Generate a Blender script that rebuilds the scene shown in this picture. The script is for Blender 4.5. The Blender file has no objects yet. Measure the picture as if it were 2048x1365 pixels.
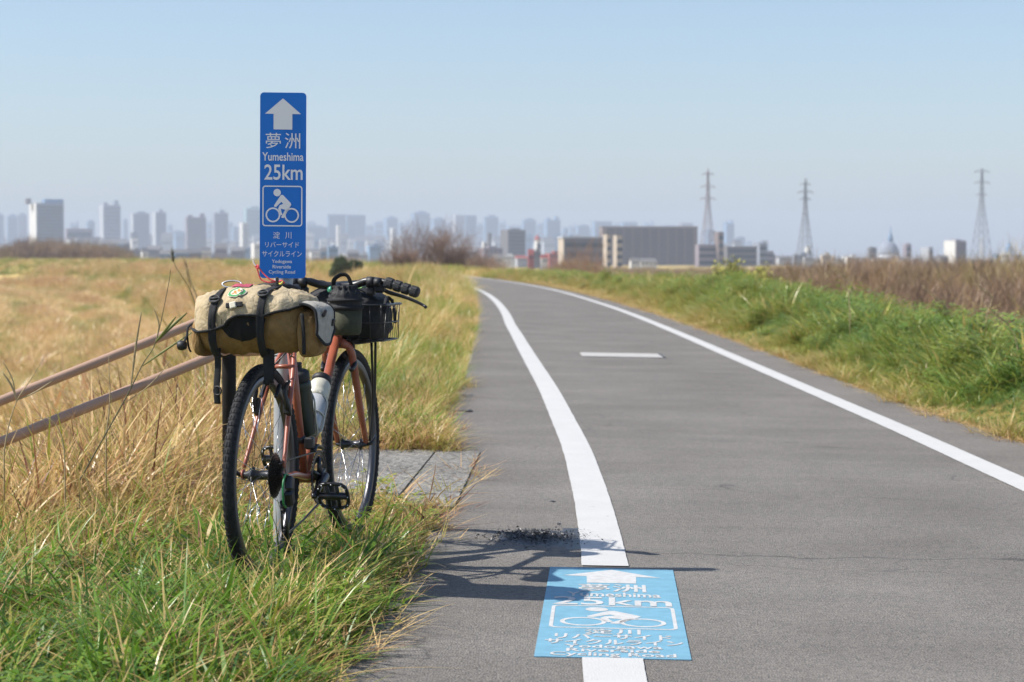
import bpy, math, random
import numpy as np
from mathutils import Vector, Matrix, noise

R = math.radians
random.seed(7)
rng = np.random.default_rng(7)
SC = bpy.context.scene
COL = SC.collection

# ------------------------------------------------------------------ camera
FPX, CX, CY = 3982.0, 1024.0, 682.5          # focal length and centre in pixels of the 2048 wide photograph
CAMH = 1.03
PITCH = math.atan(170.5 / FPX)
cam_d = bpy.data.cameras.new('camera')
cam = bpy.data.objects.new('camera', cam_d)
COL.objects.link(cam)
cam.location = (0, 0, CAMH)
cam.rotation_euler = (R(90) - PITCH, 0, 0)
cam_d.lens = 70.0
cam_d.sensor_width = 36.0
cam_d.clip_start = 0.1
cam_d.clip_end = 30000
cam_d.dof.use_dof = True
cam_d.dof.focus_distance = 6.2
cam_d.dof.aperture_fstop = 6.3
SC.camera = cam

# ------------------------------------------------------------------ sky, sun, exposure
SUN_EL, SUN_AZ = R(48), R(-94.5)             # azimuth measured clockwise from +Y
world = bpy.data.worlds.new('World')
SC.world = world
world.use_nodes = True
wn = world.node_tree.nodes
sky = wn.new('ShaderNodeTexSky')
sky.sky_type = 'NISHITA'
sky.sun_disc = False
sky.sun_elevation = SUN_EL
sky.sun_rotation = SUN_AZ
sky.air_density = 1.0
sky.dust_density = 0.9
sky.ozone_density = 3.5
wn['Background'].inputs[1].default_value = 0.116
world.node_tree.links.new(sky.outputs[0], wn['Background'].inputs[0])
sun_d = bpy.data.lights.new('sun', 'SUN')
sun_d.energy = 5.0
sun_d.angle = R(0.53)
sun_d.color = (1.0, 0.955, 0.88)
sun = bpy.data.objects.new('sun', sun_d)
COL.objects.link(sun)
to_sun = Vector((math.sin(SUN_AZ) * math.cos(SUN_EL), math.cos(SUN_AZ) * math.cos(SUN_EL), math.sin(SUN_EL)))
sun.rotation_euler = to_sun.to_track_quat('Z', 'Y').to_euler()
SC.view_settings.view_transform = 'Standard'
SC.view_settings.look = 'None'
SC.view_settings.gamma = 1.0
SC.view_settings.use_curve_mapping = False
SC.view_settings.exposure = 0.45
SC.cycles.max_bounces = 5
SC.cycles.use_adaptive_sampling = True
SC.cycles.adaptive_threshold = 0.02
SC.cycles.diffuse_bounces = 2
SC.cycles.glossy_bounces = 2
SC.cycles.transmission_bounces = 4
SC.cycles.transparent_max_bounces = 12
SC.cycles.use_denoising = True

# ------------------------------------------------------------------ layout maths
def bend(y):                                  # sideways drift of the levee as it curves to the left
    y = np.asarray(y, float)
    a = np.clip(y, 25, 420) - 25
    s = -a * a / 1280.0
    return s - np.clip(y - 420, 0, None) * (395 / 640.0)

CROSS = 0.018
def crest(q):
    return -CROSS * (q - 0.3)

def sm(a, b, x):
    t = np.clip((np.asarray(x, float) - a) / (b - a), 0, 1)
    return t * t * (3 - 2 * t)

FLOOR = -4.5
def ridges(q, y):
    return np.sin(q * 1.05 + 0.9 * np.sin(y * 0.045) + 0.7 * np.sin(y * 0.11 + q * 0.3)) * (0.65 + 0.35 * np.sin(q * 0.37 + y * 0.06))
def ground(x, y):
    x = np.asarray(x, float); y = np.asarray(y, float)
    q = x - bend(y)
    z = crest(np.clip(q, -1.4, 3.2))
    left = np.clip(-1.5 - q, 0, None)
    z = z - 0.36 * left * sm(0, 0.8, left)
    z = z + 0.19 * np.exp(-((q - 4.1) / 0.75) ** 2) * sm(2.9, 3.6, q)
    z = z + 0.24 * np.exp(-((q - 4.6) / 0.9) ** 2) * np.exp(-((y - 38) / 12.0) ** 2)
    right = np.clip(q - 4.7, 0, None)
    z = z - 0.40 * right * sm(0, 0.9, right)
    wob = 0.10 * np.sin(x * 0.9 + y * 0.31) * np.sin(y * 0.23 - x * 0.4) + 0.05 * np.sin(x * 2.3 + 1) * np.sin(y * 1.1)
    z = z + wob * sm(0.3, 3.0, np.maximum(-1.4 - q, q - 3.4))
    z = np.maximum(z, FLOOR + 0.25 * wob)
    z = z + 0.30 * ridges(q, y) * sm(-3.0, -7.0, q) * sm(14, 30, y) * sm(400, 300, y) * sm(-80, -60, q)
    return z

def ray(px, py):
    v = Vector((px - CX, CY - py, -FPX))
    v.rotate(Matrix.Rotation(R(90) - PITCH, 3, 'X'))
    return v

def at(px, py, Y):                            # point at depth Y seen at a pixel
    v = ray(px, py)
    return Vector((0, 0, CAMH)) + v * (Y / v.y)

def on_road(px, py):
    v = ray(px, py)
    z = 0.0
    for _ in range(12):
        t = (z - CAMH) / v.z
        x, y = v.x * t, v.y * t
        z = float(crest(x - bend(y)))
    return x, y

# ------------------------------------------------------------------ mesh helpers
class MB:
    def __init__(self):
        self.v = []; self.f = []; self.sm = []
    def add(self, vs, fs, smooth=False):
        o = len(self.v)
        self.v.extend([tuple(p) for p in vs])
        self.f.extend([tuple(i + o for i in f) for f in fs])
        self.sm.extend([smooth] * len(fs))
        return self
    def box(self, c, s, rot=None, bevel=0.0):
        c = Vector(c); hx, hy, hz = s[0] / 2, s[1] / 2, s[2] / 2
        if bevel <= 0:
            vs = [Vector((i * hx, j * hy, k * hz)) for i in (-1, 1) for j in (-1, 1) for k in (-1, 1)]
            fs = [(0, 1, 3, 2), (4, 6, 7, 5), (0, 4, 5, 1), (2, 3, 7, 6), (0, 2, 6, 4), (1, 5, 7, 3)]
        else:
            b = min(bevel, hx * .9, hy * .9, hz * .9)
            rings = []
            for z, ins in ((-hz, b), (-hz + b, 0), (hz - b, 0), (hz, b)):
                x, y = hx - ins, hy - ins
                cb = b * (0.7 if ins == 0 else 0.35)
                rings.append([Vector(p) for p in ((x - cb, -y, z), (x, -y + cb, z), (x, y - cb, z), (x - cb, y, z), (-x + cb, y, z), (-x, y - cb, z), (-x, -y + cb, z), (-x + cb, -y, z))])
            vs = [p for r in rings for p in r]
            n = 8
            fs = [(i * n + k, i * n + (k + 1) % n, (i + 1) * n + (k + 1) % n, (i + 1) * n + k) for i in range(3) for k in range(n)]
            fs += [tuple(reversed(range(n))), tuple(range(3 * n, 4 * n))]
        if rot is not None:
            vs = [rot @ p for p in vs]
        return self.add([p + c for p in vs], fs)
    def loft(self, rings, caps=True, closed=True, smooth=True, loop=False):
        n = len(rings[0]); m = len(rings)
        vs = [p for r in rings for p in r]
        fs = []
        for i in range(m if loop else m - 1):
            j = (i + 1) % m
            for k in range(n if closed else n - 1):
                l = (k + 1) % n
                fs.append((i * n + k, i * n + l, j * n + l, j * n + k))
        if caps and closed and not loop:
            fs.append(tuple(reversed(range(n)))); fs.append(tuple(range((m - 1) * n, m * n)))
        return self.add(vs, fs, smooth)
    def tube(self, path, rad, seg=10, caps=True, flat=1.0, up=None, loop=False):
        P = [Vector(p) for p in path]; n = len(P)
        if not hasattr(rad, '__len__'):
            rad = [rad] * n
        T = []
        for i in range(n):
            if loop:
                t = P[(i + 1) % n] - P[i - 1]
            else:
                t = P[min(i + 1, n - 1)] - P[max(i - 1, 0)]
            T.append(t.normalized())
        nv = Vector(up) if up is not None else (Vector((0, 0, 1)) if abs(T[0].z) < .9 else Vector((1, 0, 0)))
        nv = (nv - T[0] * nv.dot(T[0])).normalized()
        rings = []
        for i in range(n):
            if i:
                nv = (nv - T[i] * nv.dot(T[i]))
                nv = nv.normalized() if nv.length > 1e-6 else Vector((0, 0, 1))
            bn = T[i].cross(nv)
            rings.append([P[i] + (nv * math.cos(a) * flat + bn * math.sin(a)) * rad[i] for a in [2 * math.pi * k / seg for k in range(seg)]])
        return self.loft(rings, caps=caps, loop=loop)
    def lathe(self, prof, c=(0, 0, 0), axis='Z', seg=24, caps=True):   # prof: (radius, along axis)
        c = Vector(c); rings = []
        for r, h in prof:
            ring = []
            for k in range(seg):
                a = 2 * math.pi * k / seg
                x, y = r * math.cos(a), r * math.sin(a)
                p = {'Z': (x, y, h), 'Y': (y, h, x), 'X': (h, x, y)}[axis]
                ring.append(c + Vector(p))
            rings.append(ring)
        return self.loft(rings, caps=caps)
    def poly(self, pts):
        return self.add(pts, [tuple(range(len(pts)))])
    def mesh(self, name):
        me = bpy.data.meshes.new(name)
        me.from_pydata(self.v, [], self.f)
        me.polygons.foreach_set('use_smooth', self.sm)
        me.update()
        return me
    def build(self, name, mat, parent=None, loc=None):
        o = bpy.data.objects.new(name, self.mesh(name))
        if mat is not None:
            o.data.materials.append(mat)
        COL.objects.link(o)
        o.parent = parent
        if loc is not None:
            o.location = loc
        return o

def smooth_path(pts, n=6):
    P = [Vector(p) for p in pts]; out = []
    for i in range(len(P) - 1):
        p0, p1, p2, p3 = P[max(i - 1, 0)], P[i], P[i + 1], P[min(i + 2, len(P) - 1)]
        for k in range(n):
            t = k / n
            out.append(0.5 * ((2 * p1) + (p2 - p0) * t + (2 * p0 - 5 * p1 + 4 * p2 - p3) * t * t + (3 * p1 - p0 - 3 * p2 + p3) * t ** 3))
    out.append(P[-1])
    return out

def tag(o, label=None, cat=None, group=None, kind=None):
    if label: o['label'] = label
    if cat: o['category'] = cat
    if group: o['group'] = group
    if kind: o['kind'] = kind
    return o

def empty(name, loc=(0, 0, 0), rz=0.0, rx=0.0):
    o = bpy.data.objects.new(name, None)
    COL.objects.link(o)
    o.location = loc; o.rotation_euler = (rx, 0, rz)
    o.empty_display_size = 0.1
    return o

def linked(name, me, parent, loc=(0, 0, 0), rot=(0, 0, 0)):
    o = bpy.data.objects.new(name, me)
    COL.objects.link(o)
    o.parent = parent; o.location = loc; o.rotation_euler = rot
    return o

# ------------------------------------------------------------------ materials
def nodes(name):
    m = bpy.data.materials.new(name); m.use_nodes = True
    nt = m.node_tree
    return m, nt, nt.nodes['Principled BSDF'], nt.nodes['Material Output']

def N(nt, kind, **kw):
    n = nt.nodes.new(kind)
    for k, v in kw.items():
        if k.startswith('i_'):
            n.inputs[k[2:].replace('_', ' ')].default_value = v
        else:
            setattr(n, k, v)
    return n

def ramp(nt, stops):
    r = nt.nodes.new('ShaderNodeValToRGB')
    e = r.color_ramp.elements
    while len(e) < len(stops):
        e.new(0.5)
    for el, (p, c) in zip(e, stops):
        el.position = p; el.color = (*c, 1)
    return r

def mat(name, col, rough=0.5, metal=0.0, var=0.0, vscale=30.0, bump=0.0, bscale=200.0, spec=0.5, coat=0.0):
    m, nt, b, out = nodes(name)
    b.inputs['Base Color'].default_value = (*col, 1)
    b.inputs['Roughness'].default_value = rough
    b.inputs['Metallic'].default_value = metal
    b.inputs['Specular IOR Level'].default_value = spec
    b.inputs['Coat Weight'].default_value = coat
    tc = N(nt, 'ShaderNodeTexCoord')
    if var > 0:
        n = N(nt, 'ShaderNodeTexNoise', i_Scale=vscale, i_Detail=6.0)
        nt.links.new(tc.outputs['Object'], n.inputs['Vector'])
        r = ramp(nt, [(0.3, tuple(c * (1 - var) for c in col)), (0.7, tuple(min(1, c * (1 + var)) for c in col))])
        nt.links.new(n.outputs[0], r.inputs[0])
        nt.links.new(r.outputs[0], b.inputs['Base Color'])
    if bump > 0:
        n2 = N(nt, 'ShaderNodeTexNoise', i_Scale=bscale, i_Detail=4.0)
        nt.links.new(tc.outputs['Object'], n2.inputs['Vector'])
        bm = N(nt, 'ShaderNodeBump', i_Strength=bump, i_Distance=0.005)
        nt.links.new(n2.outputs[0], bm.inputs['Height'])
        nt.links.new(bm.outputs[0], b.inputs['Normal'])
    return m

M = {}
M['salmon'] = mat('salmon_paint', (0.34, 0.098, 0.055), 0.36, var=0.15, vscale=25, coat=0.4)
M['black'] = mat('black_metal', (0.012, 0.012, 0.014), 0.35, spec=0.5)
M['blackplastic'] = mat('black_plastic', (0.015, 0.015, 0.017), 0.55)
M['rubber'] = mat('tyre_rubber', (0.016, 0.016, 0.018), 0.75, var=0.3, vscale=60, spec=0.35)
M['rim'] = mat('grey_rim', (0.10, 0.10, 0.11), 0.35, metal=0.8)
M['steel'] = mat('steel_spoke', (0.65, 0.65, 0.66), 0.25, metal=1.0)
M['alloy'] = mat('alloy', (0.45, 0.45, 0.46), 0.35, metal=0.9, var=0.15)
M['darkalloy'] = mat('dark_alloy', (0.06, 0.06, 0.065), 0.35, metal=0.8)
M['chain'] = mat('oily_chain', (0.08, 0.07, 0.06), 0.4, metal=0.9, var=0.4, vscale=300)
M['grip'] = mat('grip_rubber', (0.022, 0.023, 0.025), 0.6)
M['green'] = mat('green_housing', (0.02, 0.20, 0.06), 0.4)
M['palegreen'] = mat('pale_green_housing', (0.32, 0.62, 0.22), 0.4)
M['bell'] = mat('green_bell', (0.03, 0.25, 0.15), 0.25, coat=0.5)
M['galv'] = mat('galvanised_post', (0.36, 0.37, 0.38), 0.45, metal=0.35, var=0.12, vscale=18)
M['signblue'] = mat('sign_blue', (0.004, 0.165, 0.62), 0.35, spec=0.4)
M['signwhite'] = mat('sign_white', (0.80, 0.80, 0.82), 0.4, spec=0.4)
M['panelblue'] = mat('panel_blue', (0.155, 0.335, 0.44), 0.65, var=0.10, vscale=22, bump=0.25, bscale=260)
M['panelwhite'] = mat('panel_white', (0.51, 0.505, 0.49), 0.65, var=0.12, vscale=35)
M['brownrail'] = mat('brown_rail', (0.44, 0.285, 0.20), 0.45, var=0.08, vscale=8)
M['brownpost'] = mat('dark_brown_post', (0.014, 0.012, 0.011), 0.75, var=0.2, vscale=20, spec=0.25)
M['webbing'] = mat('black_webbing', (0.016, 0.0165, 0.019), 0.9, var=0.3, vscale=150, bump=0.4, bscale=900)
M['mesh'] = mat('black_mesh_fabric', (0.008, 0.008, 0.009), 0.9, bump=0.5, bscale=1200)
M['bagblack'] = mat('black_nylon', (0.010, 0.010, 0.012), 0.7, var=0.3, vscale=60, bump=0.6, bscale=90)
M['olive'] = mat('olive_fabric', (0.05, 0.052, 0.028), 0.8, var=0.2, vscale=60, bump=0.4, bscale=300)
M['cord'] = mat('red_cord', (0.60, 0.07, 0.08), 0.7, var=0.5, vscale=400)
M['cordy'] = mat('yellow_cord', (0.62, 0.55, 0.08), 0.7)
M['cordw'] = mat('white_cord_end', (0.75, 0.72, 0.70), 0.7)
M['patchred'] = mat('red_patch', (0.42, 0.075, 0.115), 0.85, var=0.15, vscale=200)
M['patchgreen'] = mat('green_patch', (0.07, 0.30, 0.11), 0.85, var=0.3, vscale=250)
M['patchcream'] = mat('cream_patch', (0.66, 0.62, 0.50), 0.85)
M['patchorange'] = mat('orange_thread', (0.62, 0.24, 0.06), 0.85, var=0.4, vscale=500)
M['bottlegreen'] = mat('dark_green_bottle', (0.018, 0.030, 0.022), 0.35)
M['bottlecream'] = mat('cream_bottle', (0.55, 0.53, 0.44), 0.4)
M['bottlegrey'] = mat('grey_bottle_sleeve', (0.42, 0.44, 0.46), 0.35)
M['cage'] = mat('pale_bottle_cage', (0.50, 0.49, 0.43), 0.35, metal=0.3)
M['tar'] = mat('asphalt_crumbs', (0.035, 0.034, 0.035), 0.45, var=0.7, vscale=60, spec=0.8)
M['cover'] = mat('pale_concrete_cover', (0.42, 0.40, 0.375), 0.8, var=0.12, vscale=12)
M['concrete'] = None

def fabric(name, c1, c2, wscale=9.0, stain=(0.4, 0.3, 0.2)):
    m, nt, b, out = nodes(name)
    tc = N(nt, 'ShaderNodeTexCoord')
    n = N(nt, 'ShaderNodeTexNoise', i_Scale=14.0, i_Detail=7.0, i_Roughness=0.65)
    nt.links.new(tc.outputs['Object'], n.inputs['Vector'])
    r = ramp(nt, [(0.3, c1), (0.72, c2)])
    nt.links.new(n.outputs[0], r.inputs[0])
    n3 = N(nt, 'ShaderNodeTexNoise', i_Scale=45.0, i_Detail=8.0, i_Roughness=0.7)
    nt.links.new(tc.outputs['Object'], n3.inputs['Vector'])
    r3 = ramp(nt, [(0.35, (0.72, 0.70, 0.66)), (0.6, (1, 1, 1))])
    nt.links.new(n3.outputs[0], r3.inputs[0])
    mx = N(nt, 'ShaderNodeMix', data_type='RGBA', blend_type='MULTIPLY')
    mx.inputs[0].default_value = 0.7
    nt.links.new(r.outputs[0], mx.inputs[6]); nt.links.new(r3.outputs[0], mx.inputs[7])
    nt.links.new(mx.outputs[2], b.inputs['Base Color'])
    b.inputs['Roughness'].default_value = 0.9
    b.inputs['Specular IOR Level'].default_value = 0.15
    w = N(nt, 'ShaderNodeTexNoise', i_Scale=wscale * 3, i_Detail=3.0, i_Distortion=1.8)
    nt.links.new(tc.outputs['Object'], w.inputs['Vector'])
    b1 = N(nt, 'ShaderNodeBump', i_Strength=0.55, i_Distance=0.012)
    nt.links.new(w.outputs[0], b1.inputs['Height'])
    f = N(nt, 'ShaderNodeTexNoise', i_Scale=700.0, i_Detail=2.0)
    nt.links.new(tc.outputs['Object'], f.inputs['Vector'])
    b2 = N(nt, 'ShaderNodeBump', i_Strength=0.35, i_Distance=0.001)
    nt.links.new(f.outputs[0], b2.inputs['Height']); nt.links.new(b1.outputs[0], b2.inputs['Normal'])
    nt.links.new(b2.outputs[0], b.inputs['Normal'])
    return m
M['lid'] = fabric('beige_canvas_lid', (0.40, 0.31, 0.18), (0.55, 0.46, 0.32))
M['canvas'] = fabric('tan_canvas', (0.22, 0.135, 0.055), (0.33, 0.21, 0.095))
M['flap'] = fabric('grey_canvas_flap', (0.36, 0.34, 0.30), (0.50, 0.47, 0.41))

def asphalt(name, dark, light, gran=150.0, contrast=0.75, pit=0.55):
    m, nt, b, out = nodes(name)
    L = nt.links.new
    tc = N(nt, 'ShaderNodeTexCoord')
    big = N(nt, 'ShaderNodeTexNoise', i_Scale=0.9, i_Detail=6.0, i_Roughness=0.6)
    L(tc.outputs['Object'], big.inputs['Vector'])
    r = ramp(nt, [(0.3, dark), (0.7, light)])
    L(big.outputs[0], r.inputs[0])
    v = N(nt, 'ShaderNodeTexVoronoi', i_Scale=gran)
    L(tc.outputs['Object'], v.inputs['Vector'])
    rv = ramp(nt, [(0.0, (pit, pit, pit)), (0.45, (0.97, 0.97, 0.97)), (0.9, (1.85 - pit, 1.82 - pit, 1.78 - pit))])
    sep = N(nt, 'ShaderNodeSeparateColor')
    L(v.outputs['Color'], sep.inputs[0]); L(sep.outputs[0], rv.inputs[0])
    mx = N(nt, 'ShaderNodeMix', data_type='RGBA', blend_type='MULTIPLY'); mx.inputs[0].default_value = contrast
    L(r.outputs[0], mx.inputs[6]); L(rv.outputs[0], mx.inputs[7])
    # sparse pale stones and dark specks
    v2 = N(nt, 'ShaderNodeTexVoronoi', i_Scale=26.0)
    L(tc.outputs['Object'], v2.inputs['Vector'])
    rs = ramp(nt, [(0.05, (1, 1, 1)), (0.09, (0, 0, 0))])
    L(v2.outputs['Distance'], rs.inputs[0])
    mx2 = N(nt, 'ShaderNodeMix', data_type='RGBA'); L(rs.outputs[0], mx2.inputs[0])
    L(mx.outputs[2], mx2.inputs[6])
    s2 = N(nt, 'ShaderNodeSeparateColor'); L(v2.outputs['Color'], s2.inputs[0])
    rr = ramp(nt, [(0.4, dark), (0.93, light), (0.97, (0.5, 0.48, 0.45))]); L(s2.outputs[0], rr.inputs[0])
    L(rr.outputs[0], mx2.inputs[7])
    # worn lengthwise and crosswise streaks
    mp = N(nt, 'ShaderNodeMapping'); mp.inputs['Scale'].default_value = (0.35, 2.2, 1)
    L(tc.outputs['Object'], mp.inputs['Vector'])
    st = N(nt, 'ShaderNodeTexNoise', i_Scale=2.0, i_Detail=5.0); L(mp.outputs[0], st.inputs['Vector'])
    r4 = ramp(nt, [(0.35, (0.84, 0.84, 0.85)), (0.62, (1.04, 1.03, 1.02))]); L(st.outputs[0], r4.inputs[0])
    mx3 = N(nt, 'ShaderNodeMix', data_type='RGBA', blend_type='MULTIPLY'); mx3.inputs[0].default_value = 0.4
    L(mx2.outputs[2], mx3.inputs[6]); L(r4.outputs[0], mx3.inputs[7])
    # hairline cracks, broken up by a mask, and two cross seams
    wv = N(nt, 'ShaderNodeTexNoise', i_Scale=5.0, i_Detail=5.0); L(tc.outputs['Object'], wv.inputs['Vector'])
    va = N(nt, 'ShaderNodeVectorMath', operation='MULTIPLY_ADD'); va.inputs[1].default_value = (0.28, 0.28, 0.0)
    L(wv.outputs['Color'], va.inputs[0]); L(tc.outputs['Object'], va.inputs[2])
    vc = N(nt, 'ShaderNodeTexVoronoi', i_Scale=0.55, feature='DISTANCE_TO_EDGE'); L(va.outputs[0], vc.inputs['Vector'])
    rc = ramp(nt, [(0.0015, (1, 1, 1)), (0.005, (0, 0, 0))]); L(vc.outputs['Distance'], rc.inputs[0])
    mk = N(nt, 'ShaderNodeTexNoise', i_Scale=1.3, i_Detail=3.0); L(tc.outputs['Object'], mk.inputs['Vector'])
    rm = ramp(nt, [(0.50, (0, 0, 0)), (0.62, (0.55, 0.55, 0.55))]); L(mk.outputs[0], rm.inputs[0])
    mu = N(nt, 'ShaderNodeMath', operation='MULTIPLY'); L(rc.outputs[0], mu.inputs[0]); L(rm.outputs[0], mu.inputs[1])
    sx = N(nt, 'ShaderNodeSeparateXYZ'); L(va.outputs[0], sx.inputs[0])
    d1 = N(nt, 'ShaderNodeMath', operation='SUBTRACT'); L(sx.outputs['Y'], d1.inputs[0]); d1.inputs[1].default_value = 7.02
    ab = N(nt, 'ShaderNodeMath', operation='ABSOLUTE'); L(d1.outputs[0], ab.inputs[0])
    r6 = ramp(nt, [(0.004, (0.6, 0.6, 0.6)), (0.016, (0, 0, 0))]); L(ab.outputs[0], r6.inputs[0])
    gx = N(nt, 'ShaderNodeMath', operation='GREATER_THAN'); L(sx.outputs['X'], gx.inputs[0]); gx.inputs[1].default_value = 0.55
    m7 = N(nt, 'ShaderNodeMath', operation='MULTIPLY'); L(r6.outputs[0], m7.inputs[0]); L(gx.outputs[0], m7.inputs[1])
    mxx = N(nt, 'ShaderNodeMath', operation='MAXIMUM'); L(mu.outputs[0], mxx.inputs[0]); L(m7.outputs[0], mxx.inputs[1])
    # stains
    sn = N(nt, 'ShaderNodeTexNoise', i_Scale=2.6, i_Detail=9.0, i_Roughness=0.7); L(mp.outputs[0], sn.inputs['Vector'])
    rn = ramp(nt, [(0.60, (1, 1, 1)), (0.74, (0.72, 0.71, 0.70))]); L(sn.outputs[0], rn.inputs[0])
    mx4 = N(nt, 'ShaderNodeMix', data_type='RGBA', blend_type='MULTIPLY'); mx4.inputs[0].default_value = 1.0
    L(mx3.outputs[2], mx4.inputs[6]); L(rn.outputs[0], mx4.inputs[7])
    mx5 = N(nt, 'ShaderNodeMix', data_type='RGBA'); L(mxx.outputs[0], mx5.inputs[0]); L(mx4.outputs[2], mx5.inputs[6])
    mx5.inputs[7].default_value = (0.05, 0.047, 0.045, 1)
    L(mx5.outputs[2], b.inputs['Base Color'])
    b.inputs['Roughness'].default_value = 0.85
    b.inputs['Specular IOR Level'].default_value = 0.3
    bm = N(nt, 'ShaderNodeBump', i_Strength=0.9, i_Distance=0.004)
    L(v.outputs['Distance'], bm.inputs['Height'])
    L(bm.outputs[0], b.inputs['Normal'])
    return m
M['asphalt'] = asphalt('asphalt', (0.148, 0.135, 0.121), (0.208, 0.193, 0.175))
M['concrete'] = asphalt('rough_concrete', (0.16, 0.155, 0.14), (0.25, 0.24, 0.22), gran=80.0, contrast=1.0, pit=0.25)

def linepaint():
    m, nt, b, out = nodes('road_paint')
    L = nt.links.new
    tc = N(nt, 'ShaderNodeTexCoord')
    n = N(nt, 'ShaderNodeTexNoise', i_Scale=3.0, i_Detail=10.0, i_Roughness=0.75)
    L(tc.outputs['Object'], n.inputs['Vector'])
    r = ramp(nt, [(0.26, (0.45, 0.44, 0.42)), (0.36, (0.49, 0.48, 0.46)), (0.7, (0.545, 0.535, 0.515))])
    L(n.outputs[0], r.inputs[0])
    n2 = N(nt, 'ShaderNodeTexNoise', i_Scale=38.0, i_Detail=8.0, i_Roughness=0.8)
    L(tc.outputs['Object'], n2.inputs['Vector'])
    r2 = ramp(nt, [(0.335, (0.36, 0.355, 0.34)), (0.385, (1, 1, 1))]); L(n2.outputs[0], r2.inputs[0])
    mxp = N(nt, 'ShaderNodeMix', data_type='RGBA', blend_type='MULTIPLY'); mxp.inputs[0].default_value = 1.0
    L(r.outputs[0], mxp.inputs[6]); L(r2.outputs[0], mxp.inputs[7]); L(mxp.outputs[2], b.inputs['Base Color'])
    b.inputs['Roughness'].default_value = 0.7
    v = N(nt, 'ShaderNodeTexVoronoi', i_Scale=150.0); L(tc.outputs['Object'], v.inputs['Vector'])
    bm = N(nt, 'ShaderNodeBump', i_Strength=0.35, i_Distance=0.002); L(v.outputs['Distance'], bm.inputs['Height'])
    L(bm.outputs[0], b.inputs['Normal'])
    return m
M['line'] = linepaint()

def groundmat():
    m, nt, b, out = nodes('levee_turf')
    L = nt.links.new
    tc = N(nt, 'ShaderNodeTexCoord')
    mp = N(nt, 'ShaderNodeMapping'); mp.inputs['Scale'].default_value = (1.0, 0.28, 1.0)
    L(tc.outputs['Object'], mp.inputs['Vector'])
    n = N(nt, 'ShaderNodeTexNoise', i_Scale=0.16, i_Detail=8.0, i_Roughness=0.62); L(mp.outputs[0], n.inputs['Vector'])
    r = ramp(nt, [(0.34, (0.22, 0.20, 0.04)), (0.44, (0.38, 0.29, 0.09)), (0.52, (0.56, 0.41, 0.155)), (0.75, (0.70, 0.51, 0.22))])
    L(n.outputs[0], r.inputs[0])
    f = N(nt, 'ShaderNodeTexNoise', i_Scale=14.0, i_Detail=8.0, i_Roughness=0.7); L(tc.outputs['Object'], f.inputs['Vector'])
    r2 = ramp(nt, [(0.35, (0.45, 0.42, 0.38)), (0.62, (1.05, 1.05, 1.05))]); L(f.outputs[0], r2.inputs[0])
    mx = N(nt, 'ShaderNodeMix', data_type='RGBA', blend_type='MULTIPLY'); mx.inputs[0].default_value = 0.7
    L(r.outputs[0], mx.inputs[6]); L(r2.outputs[0], mx.inputs[7])
    L(mx.outputs[2], b.inputs['Base Color'])
    b.inputs['Roughness'].default_value = 1.0
    b.inputs['Specular IOR Level'].default_value = 0.05
    bm = N(nt, 'ShaderNodeBump', i_Strength=0.8, i_Distance=0.1); L(f.outputs[0], bm.inputs['Height'])
    L(bm.outputs[0], b.inputs['Normal'])
    return m
M['ground'] = groundmat()

def grassmat(name, stops, transl=0.35, gloss=0.45):
    m, nt, b, out = nodes(name)
    L = nt.links.new
    a = N(nt, 'ShaderNodeAttribute', attribute_type='INSTANCER', attribute_name='tint')
    g = N(nt, 'ShaderNodeAttribute', attribute_type='GEOMETRY', attribute_name='bl')
    s = N(nt, 'ShaderNodeMath', operation='ADD'); L(a.outputs['Fac'], s.inputs[0]); L(g.outputs['Fac'], s.inputs[1])
    r = ramp(nt, stops); L(s.outputs[0], r.inputs[0])
    L(r.outputs[0], b.inputs['Base Color'])
    b.inputs['Roughness'].default_value = gloss
    b.inputs['Specular IOR Level'].default_value = 0.45
    t = N(nt, 'ShaderNodeBsdfTranslucent'); L(r.outputs[0], t.inputs['Color'])
    mx = N(nt, 'ShaderNodeMixShader'); mx.inputs[0].default_value = transl
    L(b.outputs[0], mx.inputs[1]); L(t.outputs[0], mx.inputs[2]); L(mx.outputs[0], out.inputs['Surface'])
    return m
GR = [(0.0, (0.06, 0.14, 0.018)), (0.22, (0.175, 0.31, 0.03)), (0.40, (0.33, 0.33, 0.055)), (0.55, (0.54, 0.40, 0.14)),
      (0.75, (0.80, 0.57, 0.28)), (0.90, (0.46, 0.23, 0.10)), (1.0, (0.19, 0.08, 0.045))]
M['grass'] = grassmat('grass_blades', GR, 0.35, 0.36)
M['lush'] = grassmat('lush_grass_blades', [(0.0, (0.065, 0.155, 0.04)), (0.25, (0.175, 0.285, 0.055)), (0.5, (0.33, 0.345, 0.07)), (0.72, (0.46, 0.36, 0.11)), (1.0, (0.62, 0.46, 0.22))], 0.35, 0.36)
M['twig'] = grassmat('bare_twigs', [(0.0, (0.17, 0.115, 0.08)), (0.35, (0.26, 0.165, 0.10)), (0.65, (0.37, 0.215, 0.105)), (1.0, (0.37, 0.29, 0.10))], 0.15)
M['leaf'] = grassmat('shrub_leaves', [(0.0, (0.03, 0.06, 0.015)), (0.5, (0.09, 0.12, 0.025)), (1.0, (0.24, 0.24, 0.04))], 0.25)

# ================================================================== GROUND, ROAD
def axis_samples(segs):
    out = []
    for a, b, n in segs:
        out += list(np.linspace(a, b, n, endpoint=False))
    out.append(segs[-1][1])
    return np.array(out)

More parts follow.
